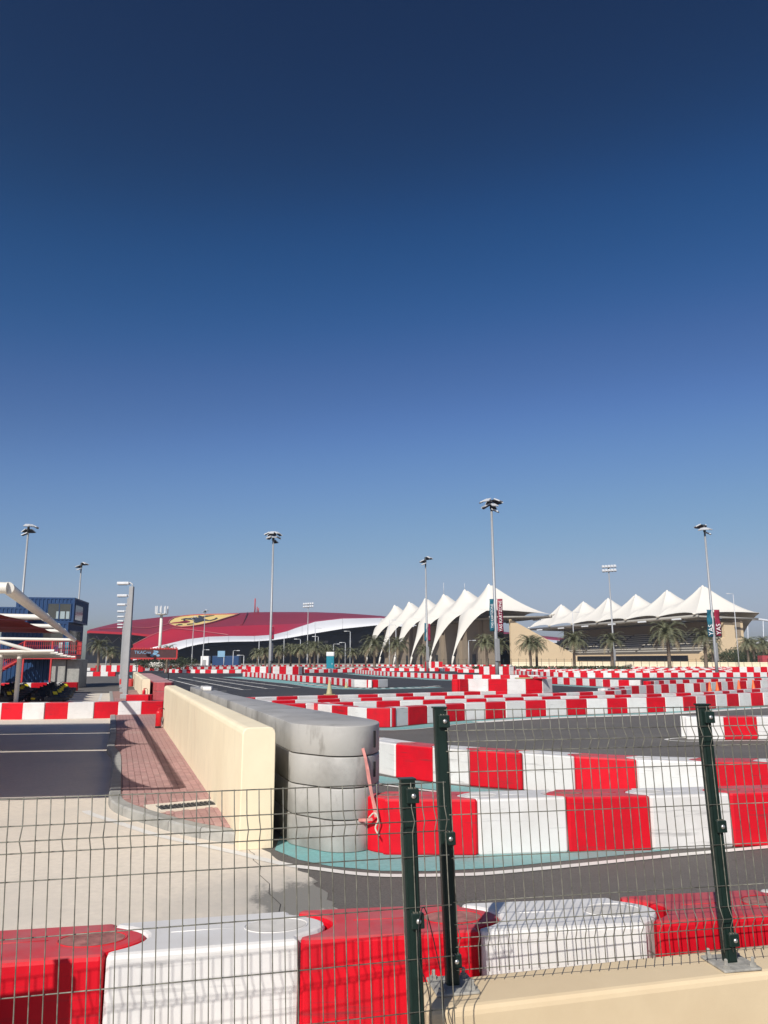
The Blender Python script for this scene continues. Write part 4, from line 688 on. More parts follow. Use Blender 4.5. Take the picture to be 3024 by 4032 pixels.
# containers
def corr_wall(mb, p0, p1, z0, z1, out, pitch=0.28, dep=0.045, holes=()):
    p0, p1 = Vector(p0), Vector(p1); L_ = (p1-p0).length; d_ = (p1-p0)/L_; n = max(1, round(L_/pitch)); st = L_/n; prof = []
    for k in range(n):
        s = k*st; prof += [(s,0),(s+st*.36,0),(s+st*.5,dep),(s+st*.86,dep)]
    prof.append((L_,0)); o2 = Vector(out)
    a = [(*(p0+d_*s-o2*q), z0) for s, q in prof]; b = [(*(p0+d_*s-o2*q), z1) for s, q in prof]
    mb.grid([a, b], 0, False)
def container(label, P0, ux, L_, W_, z0, z1, windows=(), group='blue stacked shipping containers'):
    """P0 front-left bottom corner, ux = unit vector along the front to the right"""
    t = thing('shipping_container', label, 'container', (0,0,0), 0, group)
    P0 = Vector(P0); ux = Vector(ux).normalized(); uy = Vector((-ux.y, ux.x))
    c0, c1, c2_, c3 = P0, P0+ux*L_, P0+ux*L_+uy*W_, P0+uy*W_
    mb = MB(); fr = 0.12
    corr_wall(mb, c0+ux*fr, c1-ux*fr, z0+fr, z1-fr, -uy); corr_wall(mb, c1+uy*fr, c2_-uy*fr, z0+fr, z1-fr, ux)
    corr_wall(mb, c2_-ux*fr, c3+ux*fr, z0+fr, z1-fr, uy); corr_wall(mb, c3-uy*fr, c0+uy*fr, z0+fr, z1-fr, -ux)
    mb.build('corrugated_wall', 'blue', t)
    fm = MB(); Mx = Matrix(((ux.x,uy.x,0,P0.x),(ux.y,uy.y,0,P0.y),(0,0,1,0),(0,0,0,1)))
    for x in (0, L_-fr):
        for y in (0, W_-fr): fm.box(x-.01, x+fr+.01, y-.01, y+fr+.01, z0, z1, 0, Mx)
    for z in (z0, z1-fr):
        for y in (-.005, W_-fr+.005): fm.box(fr, L_-fr, y, y+fr, z, z+fr, 0, Mx)
        for x in (-.005, L_-fr+.005): fm.box(x, x+fr, fr, W_-fr, z, z+fr, 0, Mx)
    fm.box(fr, L_-fr, fr, W_-fr, z1-.05, z1-.02, 0, Mx); fm.box(fr, L_-fr, fr, W_-fr, z0+.02, z0+.05, 0, Mx)
    fm.build('frame', 'blue', t)
    for (side, u0, u1, w0, w1, nm) in windows:
        wf = MB(); g = MB(); e = .05
        def bb(m_, a, b, c_, d2, o0, o1):
            if side == 'f': m_.box(a, b, -o1, -o0, c_, d2, 0, Mx)
            else: m_.box(L_+o0, L_+o1, a, b, c_, d2, 0, Mx)
        bb(wf, u0-e, u1+e, w0-e, w0, -.03, .03); bb(wf, u0-e, u1+e, w1, w1+e, -.03, .03); bb(wf, u0-e, u0, w0, w1, -.03, .03); bb(wf, u1, u1+e, w0, w1, -.03, .03)
        if nm: bb(wf, (u0+u1)/2-.03, (u0+u1)/2+.03, w0, w1, -.03, .03)
        w_ = wf.build('window', 'blue', t); bb(g, u0, u1, w0, w1, -.01, .008); g.build('pane', 'glass', w_)
        if nm:
            for f0, f1 in ((.38,.48),(.56,.76),(.82,.96)):
                h_ = MB(); bb(h_, u0+(u1-u0)*f0, u0+(u1-u0)*f1, w0+.02, w0+(w1-w0)*.5, .009, .012); h_.build('lit_pane', 'pane', w_)
    return t
UX = Vector((0.985, 0.17))
container('top blue container with a wide two-pane corner window', (-27.3,57.4), UX, 4.1, 5.2, 4.78, 6.62, (('f',2.25,3.85,5.02,6.15,True),('s',.4,3.2,5.0,6.1,False),('f',.45,1.1,5.95,6.25,False)))
container('blue container jutting forward left of the top one', (-28.3,55.2), UX, 2.75, 2.0, 4.62, 5.75, (('s',.3,1.6,4.85,5.5,False),))
container('middle blue container behind the red walkway', (-28.1,57.2), UX, 4.6, 5.4, 2.35, 4.77, (('f',2.9,4.3,3.1,4.3,False),('s',.5,4.6,2.6,4.2,False)))
container('ground level blue container behind the red staircase', (-29.1,57.6), UX, 4.7, 5.0, 0.0, 2.34)
gw = thing('grey_block_wall', 'grey concrete wall beside the ground level blue container', 'wall')
Mg = Matrix(((UX.x,-UX.y,0,-24.25),(UX.y,UX.x,0,57.3),(0,0,1,0),(0,0,0,1)))
MB().bevbox(0,.95,0,3.0,0,2.05,.03,0,Mg).build('panel', 'kerb', gw); MB().bevbox(.97,1.9,.2,3.0,0,2.05,.03,0,Mg).build('panel', 'kerb', gw)
# red staircase and walkway
rs = thing('red_staircase', 'red steel staircase and railed walkway on the blue containers', 'staircase')
def at_ux(x, y, z=0): q = Vector((-29.1,56.0))+UX*x+Vector((-UX.y,UX.x))*y; return (q.x, q.y, z)
for k in range(7):
    MB().box(-.5,.5,0,.30,-.03,.03,0,Matrix.Translation(at_ux(.6,-1.8+k*.28,.18+k*.16)) @ Matrix.Rotation(math.atan2(UX.y,UX.x),4,'Z')).build('tread', 'rail', rs)
for x in (.06,1.14): MB().tube([at_ux(x,-2.0,.05), at_ux(x,.2,1.25)], .09, 4, 0, True, False).build('stringer', 'rail', rs)
for y in (-.05,.85): MB().tube([at_ux(1.2,y,1.05), at_ux(3.3,y,2.3)], .09, 4, 0, True, False).build('stringer', 'rail', rs)
for k in range(8): MB().box(-.13,.13,0,.9,-.02,.02,0,Matrix.Translation(at_ux(1.35+k*.26,-.05,1.15+k*.155)) @ Matrix.Rotation(math.atan2(UX.y,UX.x),4,'Z')).build('tread', 'rail', rs)
for x in (3.15,5.05): MB().tube([at_ux(x,-.05,0), at_ux(x,-.05,3.35)], .075, 4, 0, True, False).build('post', 'rail', rs)
MB().prism([at_ux(3.1,-.1)[:2], at_ux(6.75,-.1)[:2], at_ux(6.75,1.6)[:2], at_ux(3.1,1.6)[:2]], 2.08, 2.32).build('walkway_deck', 'rail', rs)
def rail_panel(pa, pb, h=1.05):
    pa, pb = Vector(pa), Vector(pb); up = Vector((0,0,1))
    p_ = MB().tube([pa+up*h, pb+up*h], .035, 6).build('handrail', 'rail', rs)
    m_ = MB(); n = max(2, int((pb-pa).length/.14))
    for k in range(n+1): q = pa.lerp(pb, k/n); m_.tube([q+up*.05, q+up*h], .016, 4, 0, False, False)
    for j in (.08,.4,.7): m_.tube([pa+up*j, pb+up*j], .016, 4, 0, False, False)
    m_.build('baluster_mesh', 'rail', p_)
rail_panel(at_ux(3.15,-.08,2.32), at_ux(6.75,-.08,2.32)); rail_panel(at_ux(6.75,-.08,2.32), at_ux(6.75,1.5,2.32)); rail_panel(at_ux(1.2,-.05,1.1), at_ux(3.2,-.05,2.32)); rail_panel(at_ux(.0,1.2,2.32), at_ux(3.1,1.2,2.32))
for k, (x, m_, h_) in enumerate(((5.5,'pane',.95),(5.95,'tealplastic',1.0),(.5,'orange',.8),(.95,'orange',.8))):
    o = MB().prism([(-.13,-.1),(.13,-.1),(.16,.1),(-.1,.12)], 0, h_, 0, .05).build('locker', m_, None, at_ux(x,.6 if x > 3 else 1.4,2.325)); tag(o, ('grey locker','teal locker','left orange locker','right orange locker')[k]+' standing on the red walkway', 'locker')

# karts
def make_kart():
    t = thing('go_kart', 'k', 'go-kart')
    def wheel(x, y, r, w): 
        m_ = MB(); m_.lathe([(r*.62,-w/2),(r*.95,-w/2),(r,-w/2+.02),(r,w/2-.02),(r*.95,w/2),(r*.62,w/2)], seg=16); m_.v = [(x+q[2], y+q[0], r+q[1]) for q in m_.v]; o = m_.build('wheel', 'black', t, sharp=40)
        m_ = MB(); m_.lathe([(.03,-w/2-.01),(r*.6,-w/2+.015),(r*.6,w/2-.015),(.03,w/2+.01)], seg=12); m_.v = [(x+q[2], y+q[0], r+q[1]) for q in m_.v]; m_.build('rim', 'galv', o)
    for x in (-.58,.58): wheel(x, .62, .135, .14); wheel(x*1.02, -.55, .145, .21)
    m_ = MB(); m_.bevbox(-.36,.36,-.85,.9,.05,.09,.015); m_.tube([(-.33,-.8,.1),(-.33,.8,.1)], .018, 6); m_.tube([(.33,-.8,.1),(.33,.8,.1)], .018, 6); m_.tube([(-.55,-.55,.145),(.55,-.55,.145)], .02, 6); m_.build('chassis', 'dark', t)
    for s in (-1,1):
        MB().prism([(s*.36,-.32),(s*.66,-.28),(s*.68,.36),(s*.36,.42)][::s], .07, .27, 0, .05).build('side_pod', 'dark', t)
    MB().prism([(-.62,.86),(.62,.86),(.56,1.08),(.3,1.18),(-.3,1.18),(-.56,1.08)], .07, .29, 0, .06).build('front_bumper', 'dark', t)
    n_ = MB(); n_.add([(-.17,.62,.24),(.17,.62,.24),(.2,.95,.25),(-.2,.95,.25),(-.13,.5,.58),(.13,.5,.58)], [(0,3,2,1),(2,3,4,5),(0,1,5,4),(0,4,3),(1,2,5)]); n_.build('nose_fairing', 'dark', t)
    MB().box(-.11,.11,-.002,.002,-.09,.09,0,Matrix.Translation((0,.76,.44)) @ Matrix.Rotation(R(38),4,'X')).build('number_plate', 'kartyellow', t)
    MB().bevbox(-.12,.12,-.60,-.575,.36,.54,.01).build('rear_plate', 'kartyellow', t)
    for sx_ in (-1,1): MB().box(sx_*.685-.006,sx_*.685+.006,-.15,.2,.13,.22).build('side_sticker', 'kartyellow' if sx_ > 0 else 'orange', t)
    s_ = MB(); s_.grid([[(x*w_, y, z+.05*(x*x)) for x in (-1,-.6,0,.6,1)] for w_, y, z in ((.19,.12,.16),(.20,-.1,.10),(.21,-.32,.12),(.21,-.44,.34),(.19,-.52,.62))], 0, True); so = s_.build('seat', 'black', t); so.modifiers.new('t','SOLIDIFY').thickness = .02
    w_ = MB(); w_.tube([(0.15*math.cos(a), .34+.15*math.sin(a)*.5, .52+.15*math.sin(a)*.86) for a in [2*math.pi*k/14 for k in range(15)]], .015, 6, 0, False); w_.tube([(0,.34,.52),(0,.62,.22)], .014, 6); w_.build('steering_wheel', 'black', t)
    e_ = MB(); e_.bevbox(.22,.5,-.5,-.18,.1,.42,.03); e_.tube([(.36,-.5,.3),(.3,-.8,.26)], .045, 8); e_.build('engine', 'dark', t)
    r_ = MB(); r_.tube([(-.66,-.5,.2),(-.66,-.86,.2),(.66,-.86,.2),(.66,-.5,.2)], .04, 8); r_.tube([(-.6,-.86,.31),(.6,-.86,.31)], .03, 8); r_.build('rear_bumper', 'black', t)
    return t
kart0 = make_kart(); first = True; kn = 0
for cx, cy, ex, ey, n, wh in ((-18.6,38.2,-23.2,50.2,6,'left'), (-16.5,38.6,-20.9,50.6,6,'right')):
    for k in range(n):
        o = kart0 if first else copy_tree(kart0); first = False; f_ = k/(n-1)
        o.location = (cx+(ex-cx)*f_, cy+(ey-cy)*f_, 0.005); o.rotation_euler = (0, 0, R(-122+random.uniform(-5,5)))
        o['label'] = '%s black go-kart in the %s parked line by the lane' % (('nearest','second','third','fourth','fifth','farthest')[k], wh); o['group'] = 'black go-karts parked by the lane'
# lamp posts along the pavement
def make_lane_lamp():
    t = thing('lane_lamp', 'l', 'street lamp', group='grey lane lamps in line')
    MB().bevbox(-.11,.11,-.09,.09,.02,5.62,.015).build('post', 'lampgrey', t); MB().bevbox(-.2,.2,-.18,.18,0,.22,.02).build('base', 'lampgrey', t)
    MB().tube([(.02,0,5.55),(.02,0,5.75),(-.1,0,5.82),(-.6,0,5.80)], .035, 8).build('arm', 'lamp', t)
    h = MB(); h.prism([(-.75,-.13),(-.15,-.10),(-.12,0),(-.15,.10),(-.75,.13),(-.8,0)], 5.72, 5.86, 0, .03); ho = h.build('lamp_head', 'lamp', t); MB().box(-.72,-.28,-.09,.09,5.70,5.719).build('lens', 'dark', ho)
    return t
lp = make_lane_lamp()
for k in range(8):
    o = lp if k == 0 else copy_tree(lp); a = 33.0+k*8.2; o.location = (*wl2(a,-1.25), .11); o.rotation_euler = (0,0,R(-4))
    o['label'] = '%s grey lane lamp in the receding line on the brick pavement' % ('nearest','second','third','fourth','fifth','sixth','seventh','farthest')[k]
# LED sign, feather flag
ls = thing('led_sign', 'long red framed led sign with dim lettering by the white mast', 'sign', (-22.1,75,0), R(8))
m_ = MB()
for z in (2.16,3.06): m_.bevbox(-2.25,2.25,-.1,.1,z-.06,z+.06,.02)
for x in (-2.2,2.2): m_.bevbox(x-.07,x+.07,-.101,.101,2.2,3.02,.02)
for k in range(18): m_.box(-2.2+k*.25,-2.1+k*.25,-.13,-.09,3.05,3.16+.05*(k % 3)); m_.box(-2.2+k*.25,-2.12+k*.25,-.13,-.09,2.04-.03*(k % 2),2.14)
m_.build('frame', 'rail', ls); MB().box(-2.13,2.13,-.06,.06,2.22,3.0).build('panel', 'screen', ls)
for x in (-1.5,1.5): MB().tube([(x,.06,0),(x,.06,2.2)], .045, 8).build('leg', 'dark', ls)
tx = inst(text_mesh('TKACon', .42, 'ledblue', 'lettering'), 'lettering', ls, (-1.0,-.066,2.72), (R(90),0,0))
for k, (x, z, r_) in enumerate(((.15,2.62,.14),(.3,2.78,.12),(-.1,2.45,.12),(.45,2.45,.11),(.1,2.86,.07))): MB().prism([(r_*math.cos(a)*1.5, r_*math.sin(a)) for a in [2*math.pi*j/9 for j in range(9)]], 0, .006, 0, 0, Matrix.Translation((x,-.062,z)) @ Matrix.Rotation(R(90),4,'X')).build('figure_dots', 'ledblue', ls)
ff = thing('feather_flag', 'black and white feather flag on a red base behind the lane lamps', 'flag', (*wl2(52,-1.0),.11))
MB().tube([(0,0,0),(0,0,1.9),(-.05,0,2.35)], .02, 6).build('flag_pole', 'print', ff)
fl = MB(); fl.grid([[(x, .03*math.sin(z*4+x*3), z) for x in (-.32,-.16,0,.17)] for z in (.45,.8,1.15,1.5,1.85,2.2)], 0, True); fo = fl.build('cloth', 'black', ff); fo.modifiers.new('t','SOLIDIFY').thickness = .006
for x, z, w_ in ((-.05,1.9,.2),(-.12,1.6,.16),(0,1.3,.22),(-.1,.95,.18),(.02,.65,.14)): MB().prism([(-w_/2,-.06),(w_/2,-.09),(w_*.35,.1),(-w_*.2,.07)], 0, .006, 0, 0, Matrix.Translation((x,-.03,z)) @ Matrix.Rotation(R(90),4,'X')).build('white_patch', 'print', fo)
MB().bevbox(-.45,.45,-.25,.25,0,.55,.04).build('base_box', 'rail', ff)

# ------------------------------------------------------------------ red roofed hall far behind
hall = thing('red_roofed_hall', 'huge low hall with swooping red roof, white eave and yellow emblem', 'building')
rows = []
for r in ROOF_UP:
    bk = [(r[0][0]*1.16, 655.0, 4.0), (r[0][0]*1.08, 605.0, r[0][2]*.86+1)]
    rows.append(bk + r)
def panel_seams(rows_, every, rad, parent, m_, name, lo=0):
    for i in range(0, len(rows_)-1, every):
        MB().tube([Vector(q)+Vector((0,-.15,.1)) for q in rows_[i][lo:]], rad, 4, 0, False, False).build(name, m_, parent)
ru = MB().grid(rows, 0, True).build('upper_roof', 'roofred_shaded', hall); 
LO_R = [r[:5] for r in ROOF_LO]; LO_W = [[(q[0], q[1]-.05, q[2]) for q in r[4:]] for r in ROOF_LO]
rl = MB().grid(LO_R, 0, True).build('front_roof_lobe', 'roofred', hall)
MB().grid(LO_W, 0, True).build('white_eave', 'roofwhite', hall)
un = []
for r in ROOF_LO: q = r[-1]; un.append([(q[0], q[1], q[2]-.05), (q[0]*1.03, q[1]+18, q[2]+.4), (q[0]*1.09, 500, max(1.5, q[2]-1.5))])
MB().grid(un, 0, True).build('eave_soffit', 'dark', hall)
fac = [[(q[2][0], 499.5, q[2][2]), (q[2][0], 499.5, -.5)] for q in un]
fo = MB().grid(fac, 0, False).build('glazed_wall', 'facade', hall)
lf_ = [[(r[-1][0]*1.06, 530, r[-1][2]-.6), (r[-1][0]*1.06, 530, -.5)] for r in ROOF_UP[:9]]
MB().grid(lf_, 0, False).build('glazed_wall', 'facade', hall)
MB().grid([[Vector(r[-1])+Vector((0,-.3,0)), Vector(r[-1])+Vector((0,-.1,-1.4)), (r[-1][0]*1.06,529,r[-1][2]-.4)] for r in ROOF_UP[:9]], 0, False).build('eave_soffit', 'roofred', hall)
for k in range(7):
    a = Vector(ROOF_UP[k][-1]); b = Vector(ROOF_UP[k+1][-1]); MB().tube([a+Vector((0,12,-3)), (a+b)/2+Vector((0,12,-7)), b+Vector((0,12,-3))], .16, 5).build('truss', 'galv', hall)
for pts, w in (([(-134.8,497.0,22.2),(-122.9,491.5,21.1),(-109.2,482.5,19.2),(-94.1,470,17.1)], .28), ([(-157.8,490,11.5),(-148.6,493,16.9),(-143.7,495.5,19.3),(-134.8,497,22.3)], .22)):
    MB().tube(pts, w, 6).build('roof_seam', mat('pink_seam', (.42,.11,.12), .4), hall)
for pts in ([(-97.4,503.5,23.9),(-92.0,503.5,24.5),(-97.6,554.5,35.5)], [tuple(Vector(r[3])+Vector((0,-1,.3))) for r in ROOF_UP[2:12]]): MB().tube(pts, .35, 5).build('roof_seam', 'roofred_shaded', hall)
for i in range(0, len(LO_W)-1, 2): MB().tube([Vector(q)+Vector((0,-.1,0)) for q in LO_W[i]], .10, 4, 0, False, False).build('eave_seam', 'lampgrey', hall)
for r in range(5):
    for c_ in range(26):
        if random.random() < .5:
            x = -38+c_*3.1; z = 2+r*2.7
            MB().box(x, x+2.2, 498.8, 499.3, z, z+1.5).build('window', mat_dim if 'mat_dim' in globals() else 'glass', hall)
def slab(pts, name, m_, parent, th=.5):
    n = len(pts); v = [tuple(q) for q in pts] + [(q[0], q[1]+th*.4, q[2]-th) for q in pts]
    mb = MB(); mb.add(v, [tuple(range(n))] + [(i, i+n, (i+1) % n+n, (i+1) % n) for i in range(n)])
    o = mb.build(name, m_, parent); bm = bmesh.new(); bm.from_mesh(o.data); bmesh.ops.triangulate(bm, faces=[f for f in bm.faces if len(f.verts) > 4]); bm.to_mesh(o.data); bm.free(); return o
emb = slab(YEL, 'emblem_field', 'yellow', hall); tag(emb, 'yellow emblem field with a dark rearing horse on the red roof')
MB().tube([Vector(q)+Vector((0,-.3,.2)) for q in YEL+YEL[:1]], .45, 5).build('emblem_rim', 'dkred', emb)
slab(HORSE, 'horse_figure', 'horse', emb)
for st_ in STROKES: slab(st_, 'stroke', 'horse', emb)
m_ = MB(); m_.tube([(-93.4,560,36),(-93.4,560,46)], .5, 6); m_.tube([(-91.8,560,36),(-91.8,560,40)], .4, 6); m_.tube([(-90.8,560,36),(-90.8,560,39)], .4, 6); m_.build('roof_ride_tower', 'dkred', hall)

# ------------------------------------------------------------------ grandstands under white tents
SD = Vector((-0.289, 0.957))
def grandstand(label, peak0, side, sp, cback, cfoot, cfront, wall0):
    t = thing('tented_grandstand', label, 'grandstand')
    CDv = Vector((0.957, 0.289))*side
    def T(s, c_, z): q = Vector(peak0)+SD*s+CDv*c_; return (q.x, q.y, z)
    for i in range(6):
        s0 = i*sp; hs = sp/2; zp, zv, zf = 29.0, 19.0, 18.2
        bnd = []
        nb = 10
        for k in range(nb+1):                         # front edge, scalloped upward between the nodes
            u = -1+2*k/nb; bnd.append((u*hs, cfront-2.2*(1-u*u), zf+1.0*(1-u*u)))
        hump = lambda c_: 5.2*max(0, 1-(c_/(cfront if c_ > 0 else -cback))**2)
        for k in range(1, 8): c_ = cfront+(cback-cfront)*k/8; bnd.append((hs, c_, zf+(zv-zf)*k/8+hump(c_)))
        for k in range(nb+1):
            u = 1-2*k/nb; bnd.append((u*hs, cback-1.2*(1-u*u), zv+1.6*(1-abs(u))**1.2))
        for k in range(1, 8): c_ = cback+(cfront-cback)*k/8; bnd.append((-hs, c_, zv+(zf-zv)*k/8+(hump(c_) if i else .8*hump(c_)*.12)))
        bnd.append(bnd[0]); rowsT = []
        for k in range(11):
            f_ = (k/10)**1.15; rowsT.append([T(s0+b[0]*(.06+.94*f_), b[1]*(.06+.94*f_), b[2]+(zp-b[2])*((1-f_)**1.45)) for b in bnd])
        tn = MB().grid(rowsT, 0, True, side < 0); 
        # horn sweeping down to its foot behind
        hr = []
        for k in range(13):
            w = k/12; hw_ = hs*((1-w)**2.1)*.985+.35; c_ = cback+(cfoot-cback)*(w**.75); zb = zv+(2.4-zv)*(w**1.12)
            hr.append([T(s0+u*hw_, c_-1.2*(1-u*u)*(1-w), zb+(1.6*(1-abs(u))**1.2+ .0)*(1-w)) for u in [1-2*j/10 for j in range(11)]])
        tn.grid(hr, 0, True, side < 0)
        to_ = tn.build('tent_canopy', 'tent', t)
        MB().lathe([(1.55,-2.3),(1.15,-1.3),(.7,-.3),(.3,.2),(.02,.4)], T(s0,0,29.3), 16).build('tent_cap', 'tent', to_)
        if side > 0 and i in (1,2,3): MB().tube([T(s0,0,29.5), T(s0,0,34.5 if i > 1 else 32)], .10, 5).build('mast_rod', 'lamp', to_)
        for e in (0, 1):
            n_ = T(s0+(hs if e else -hs), cfront, zf); MB().lathe([(.3,-.4),(.8,0),(.3,.4)], n_, 8).build('tip_fitting', 'tent', to_)
        MB().tube([T(s0,cfoot+.6,3.4), T(s0,cfoot-.1,.0)], [.45,.3], 8).build('foot_strut', 'tent', to_)
    S1 = 5*sp+sp/2; S0 = -sp/2
    MB().tube([T(S0-.5,cfront-1.0,17.4), T(S1,cfront-1.0,17.4)], .55, 8).build('edge_truss', 'tentdark', t)
    for i in range(13):
        s = S0+(S1-S0)*i/12
        MB().tube([T(s,cfront-1.0,17.3), T(s,cback+1,16.8)], .35, 6).build('roof_beam', 'tentdark', t)
        if i % 2 == 1: 
            for k in range(4): MB().box(-.5,.5,-.3,.3,-.25,.25,0,Matrix.Translation(T(s-2+k*1.3,cfront-.4,16.8)) @ Matrix.Rotation(.5*side,4,'Z')).build('floodlight', 'lamp', t)
    def ext(poly, s0, s1, name, m_):                  # polygon in (c,z) swept along s
        n = len(poly); v = [T(s0,c_,z) for c_, z in poly]+[T(s1,c_,z) for c_, z in poly]
        return MB().add(v, [tuple(range(n)), tuple(range(2*n-1,n-1,-1))]+[(i,i+n,(i+1)%n+n,(i+1)%n) for i in range(n)]).build(name, m_, t)
    cw = -2.0 if side > 0 else -9.5; ci = 3.5 if side > 0 else -6.2
    ext([(cw,0),(ci,0),(ci,16.5),(cw,16.5)], wall0, S1-1, 'rear_block', 'shadebrown')
    for i in range(7): ext([(cw-1.3,0),(cw+.1,0),(cw+.1,16.2),(cw-1.3,16.2)], wall0+.2+i*(S1-wall0-6)/6, wall0+2.0+i*(S1-wall0-6)/6, 'pier', 'shadebrown' if side > 0 else 'beige')
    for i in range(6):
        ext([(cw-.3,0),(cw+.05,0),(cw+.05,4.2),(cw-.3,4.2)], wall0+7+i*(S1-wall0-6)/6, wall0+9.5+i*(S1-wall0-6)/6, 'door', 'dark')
        ext([(cw-.3,10.2),(cw+.05,10.2),(cw+.05,11.6),(cw-.3,11.6)], wall0+5+i*(S1-wall0-6)/6, wall0+10+i*(S1-wall0-6)/6, 'louvre', 'shadebrown')
    cf = cfront+10 if side > 0 else 9.5; nst = 9; z_hi, z_lo, ct = 12.5, 4.4, (3.6 if side > 0 else -6.0)
    if side > 0: ext([(3.4,0),(cf,0),(cf,3.6),(3.4,16.3)], S0+1.5, S0+2.6, 'end_wall', 'beige'); ext([(-2.0,0),(3.3,0),(3.3,16.4),(-2.0,16.4)], wall0-.6, wall0-.05, 'end_wall', 'shadebrown')
    else: ext([(9.4,0),(-9.5,0),(-9.5,9.8),(-5.5,9.8),(-5.5,15.4),(-1,15.4),(-1,10.2),(9.4,4.6)], wall0-1.5, wall0-.1, 'end_wall', 'beige')
    for k in range(nst):
        f_ = k/nst; c_ = ct+(cf-.8-ct)*f_; z = z_hi-(z_hi-z_lo)*f_
        ext([(c_,z-1.2),(c_+(cf-.8-ct)/nst,z-1.2),(c_+(cf-.8-ct)/nst,z),(c_,z)], wall0, S1, 'seating_step', 'step')
        bkr = MB(); n = 6
        for j in range(n):
            a0 = wall0+1+j*(S1-wall0-1)/n; a1 = a0+(S1-wall0-1)/n-1.8
            for dz0, dz1, mi in ((0.05,.42,0),):
                bkr.add([T(a0,c_+.05,z+dz0),T(a1,c_+.05,z+dz0),T(a1,c_+.05,z+dz1),T(a0,c_+.05,z+dz1),T(a0,c_+.3,z+dz0),T(a1,c_+.3,z+dz0),T(a1,c_+.3,z+dz1),T(a0,c_+.3,z+dz1)], [(0,1,2,3),(7,6,5,4),(3,2,6,7),(0,3,7,4),(1,5,6,2)])
        bkr.build('seat_row', 'seat', t)
    ext([(cf-1,0),(cf,0),(cf,4.3),(cf-1,4.3)], wall0, S1, 'front_parapet', 'beige')
    ext([(cf+.02,1.5),(cf+.1,1.5),(cf+.1,3.7),(cf+.02,3.7)], wall0+6, S1-6, 'painted_shade_panel', 'facade')  # dark slab on the parapet, painted shade in place of real openings
    ext([(cf,0),(cf+10,0),(cf+10,1.1),(cf,1.6)], S0-4, S1, 'forecourt_wall', 'beige')
    return t
grandstand('left grandstand with six white tents seen from behind and its end', (38.7,284), 1, 23.0, -6.5, -15.1, 19.5, 2.0)
grandstand('right grandstand with six white tents and open seating rows', (119.6,289), -1, 21.0, -15.5, -13.2, 13.0, -7.0)

# ------------------------------------------------------------------ palms
def frond(mb, base, az, el, L_, mi):
    p = Vector(base); d_ = Vector((math.cos(az)*math.cos(el), math.sin(az)*math.cos(el), math.sin(el))); n = 9; st = L_/n; pts = [p.copy()]; e = el
    for k in range(n):
        e -= (.045+.036*k)*(1.1 if el > 0 else .6); d_ = Vector((math.cos(az)*math.cos(e), math.sin(az)*math.cos(e), math.sin(e))); p = p+d_*st; pts.append(p.copy())
    side = Vector((-math.sin(az), math.cos(az), 0))
    mb.tube(pts, [.035*(1-.9*k/n)+.004 for k in range(n+1)], 3, mi, False, False)
    for k in range(1, n*2+1):
        f_ = k/(n*2); i = min(int(f_*n), n-1); q = pts[i].lerp(pts[i+1], f_*n-i); dd = (pts[i+1]-pts[i]).normalized()
        ll = (.62*math.sin(math.pi*min(1, f_*.85+.12))+.1)*L_/3.0*random.uniform(.85,1.15)
        for sg in (-1,1):
            tip = q+side*sg*ll*.72+dd*ll*.62+Vector((0,0,-.12*ll+random.uniform(-.08,.10)*ll)); w_ = dd*.05*L_/3
            mb.add([q-w_, q+w_, tip], [(0,1,2)], mi)
def palm_meshes(h, nf, L_, seed):
    random.seed(seed); tr = MB(); pts = []; rad = []
    bx, by = random.uniform(-.3,.3), random.uniform(-.3,.3)
    for k in range(9):
        u = k/8; pts.append((bx*u*u, by*u*u, h*u)); rad.append(.30-.08*u+(.10 if k == 0 else 0)+(.08 if k == 8 else 0))
    tr.tube(pts, rad, 10); 
    for k in range(14):
        u = (k+1)/15; tr.lathe([(.27-.07*u,0),(.31-.07*u,.06),(.26-.07*u,.14)], (bx*u*u, by*u*u, h*u), 8, 0, False)
    cr = MB(); top = (bx, by, h)
    for k in range(nf):
        az = k*2.39996+random.uniform(-.2,.2); u = k/nf; el = R(78-104*u**.9+random.uniform(-8,8)); frond(cr, top, az, el, L_*random.uniform(.85,1.1), 0 if u < .86 else 1)
    return tr.mesh('trunk', 'trunk'), cr.mesh('crown', ['frond','frond_dry'])
PV = [palm_meshes(5.6, 54, 3.3, 11), palm_meshes(5.6, 46, 3.1, 12), palm_meshes(5.6, 60, 3.5, 13)]; random.seed(5)
def palm(x, y, ztop, label, v=None, grp='date palms before the grandstands'):
    v = random.randrange(3) if v is None else v; sc_ = max(.35, ztop/7.4)
    t = thing('palm_tree', label, 'palm tree', (x, y, 0), random.random()*6.28, grp); t.scale = (sc_*1.05, sc_*1.05, sc_)
    inst(PV[v][0], 'trunk', t); inst(PV[v][1], 'crown', t); return t
for x, y, z, lab in ((54.6,150,9.4,'tallest date palm, before the middle of the right grandstand'),(43.7,150,7.6,'date palm left of the tallest one before the right grandstand'),(36.4,150,7.5,'leftmost single date palm before the right grandstand'),
    (28.1,150,6.8,'left palm of the leaning pair between the grandstands'),(30.2,155,6.9,'right palm of the leaning pair between the grandstands'),(61.6,150,8.4,'date palm behind the right banner pole'),
    (18.4,140,6.7,'left palm beside the tall central floodlight pole'),(20.9,142,6.3,'right palm beside the tall central floodlight pole'),(7.7,150,5.2,'palm before the middle arches of the left grandstand'),(-1.8,150,6.7,'bushy palm at the far end of the left grandstand'),(2.6,150,6.4,'palm before the far arches of the left grandstand')):
    palm(x, y, z, lab)
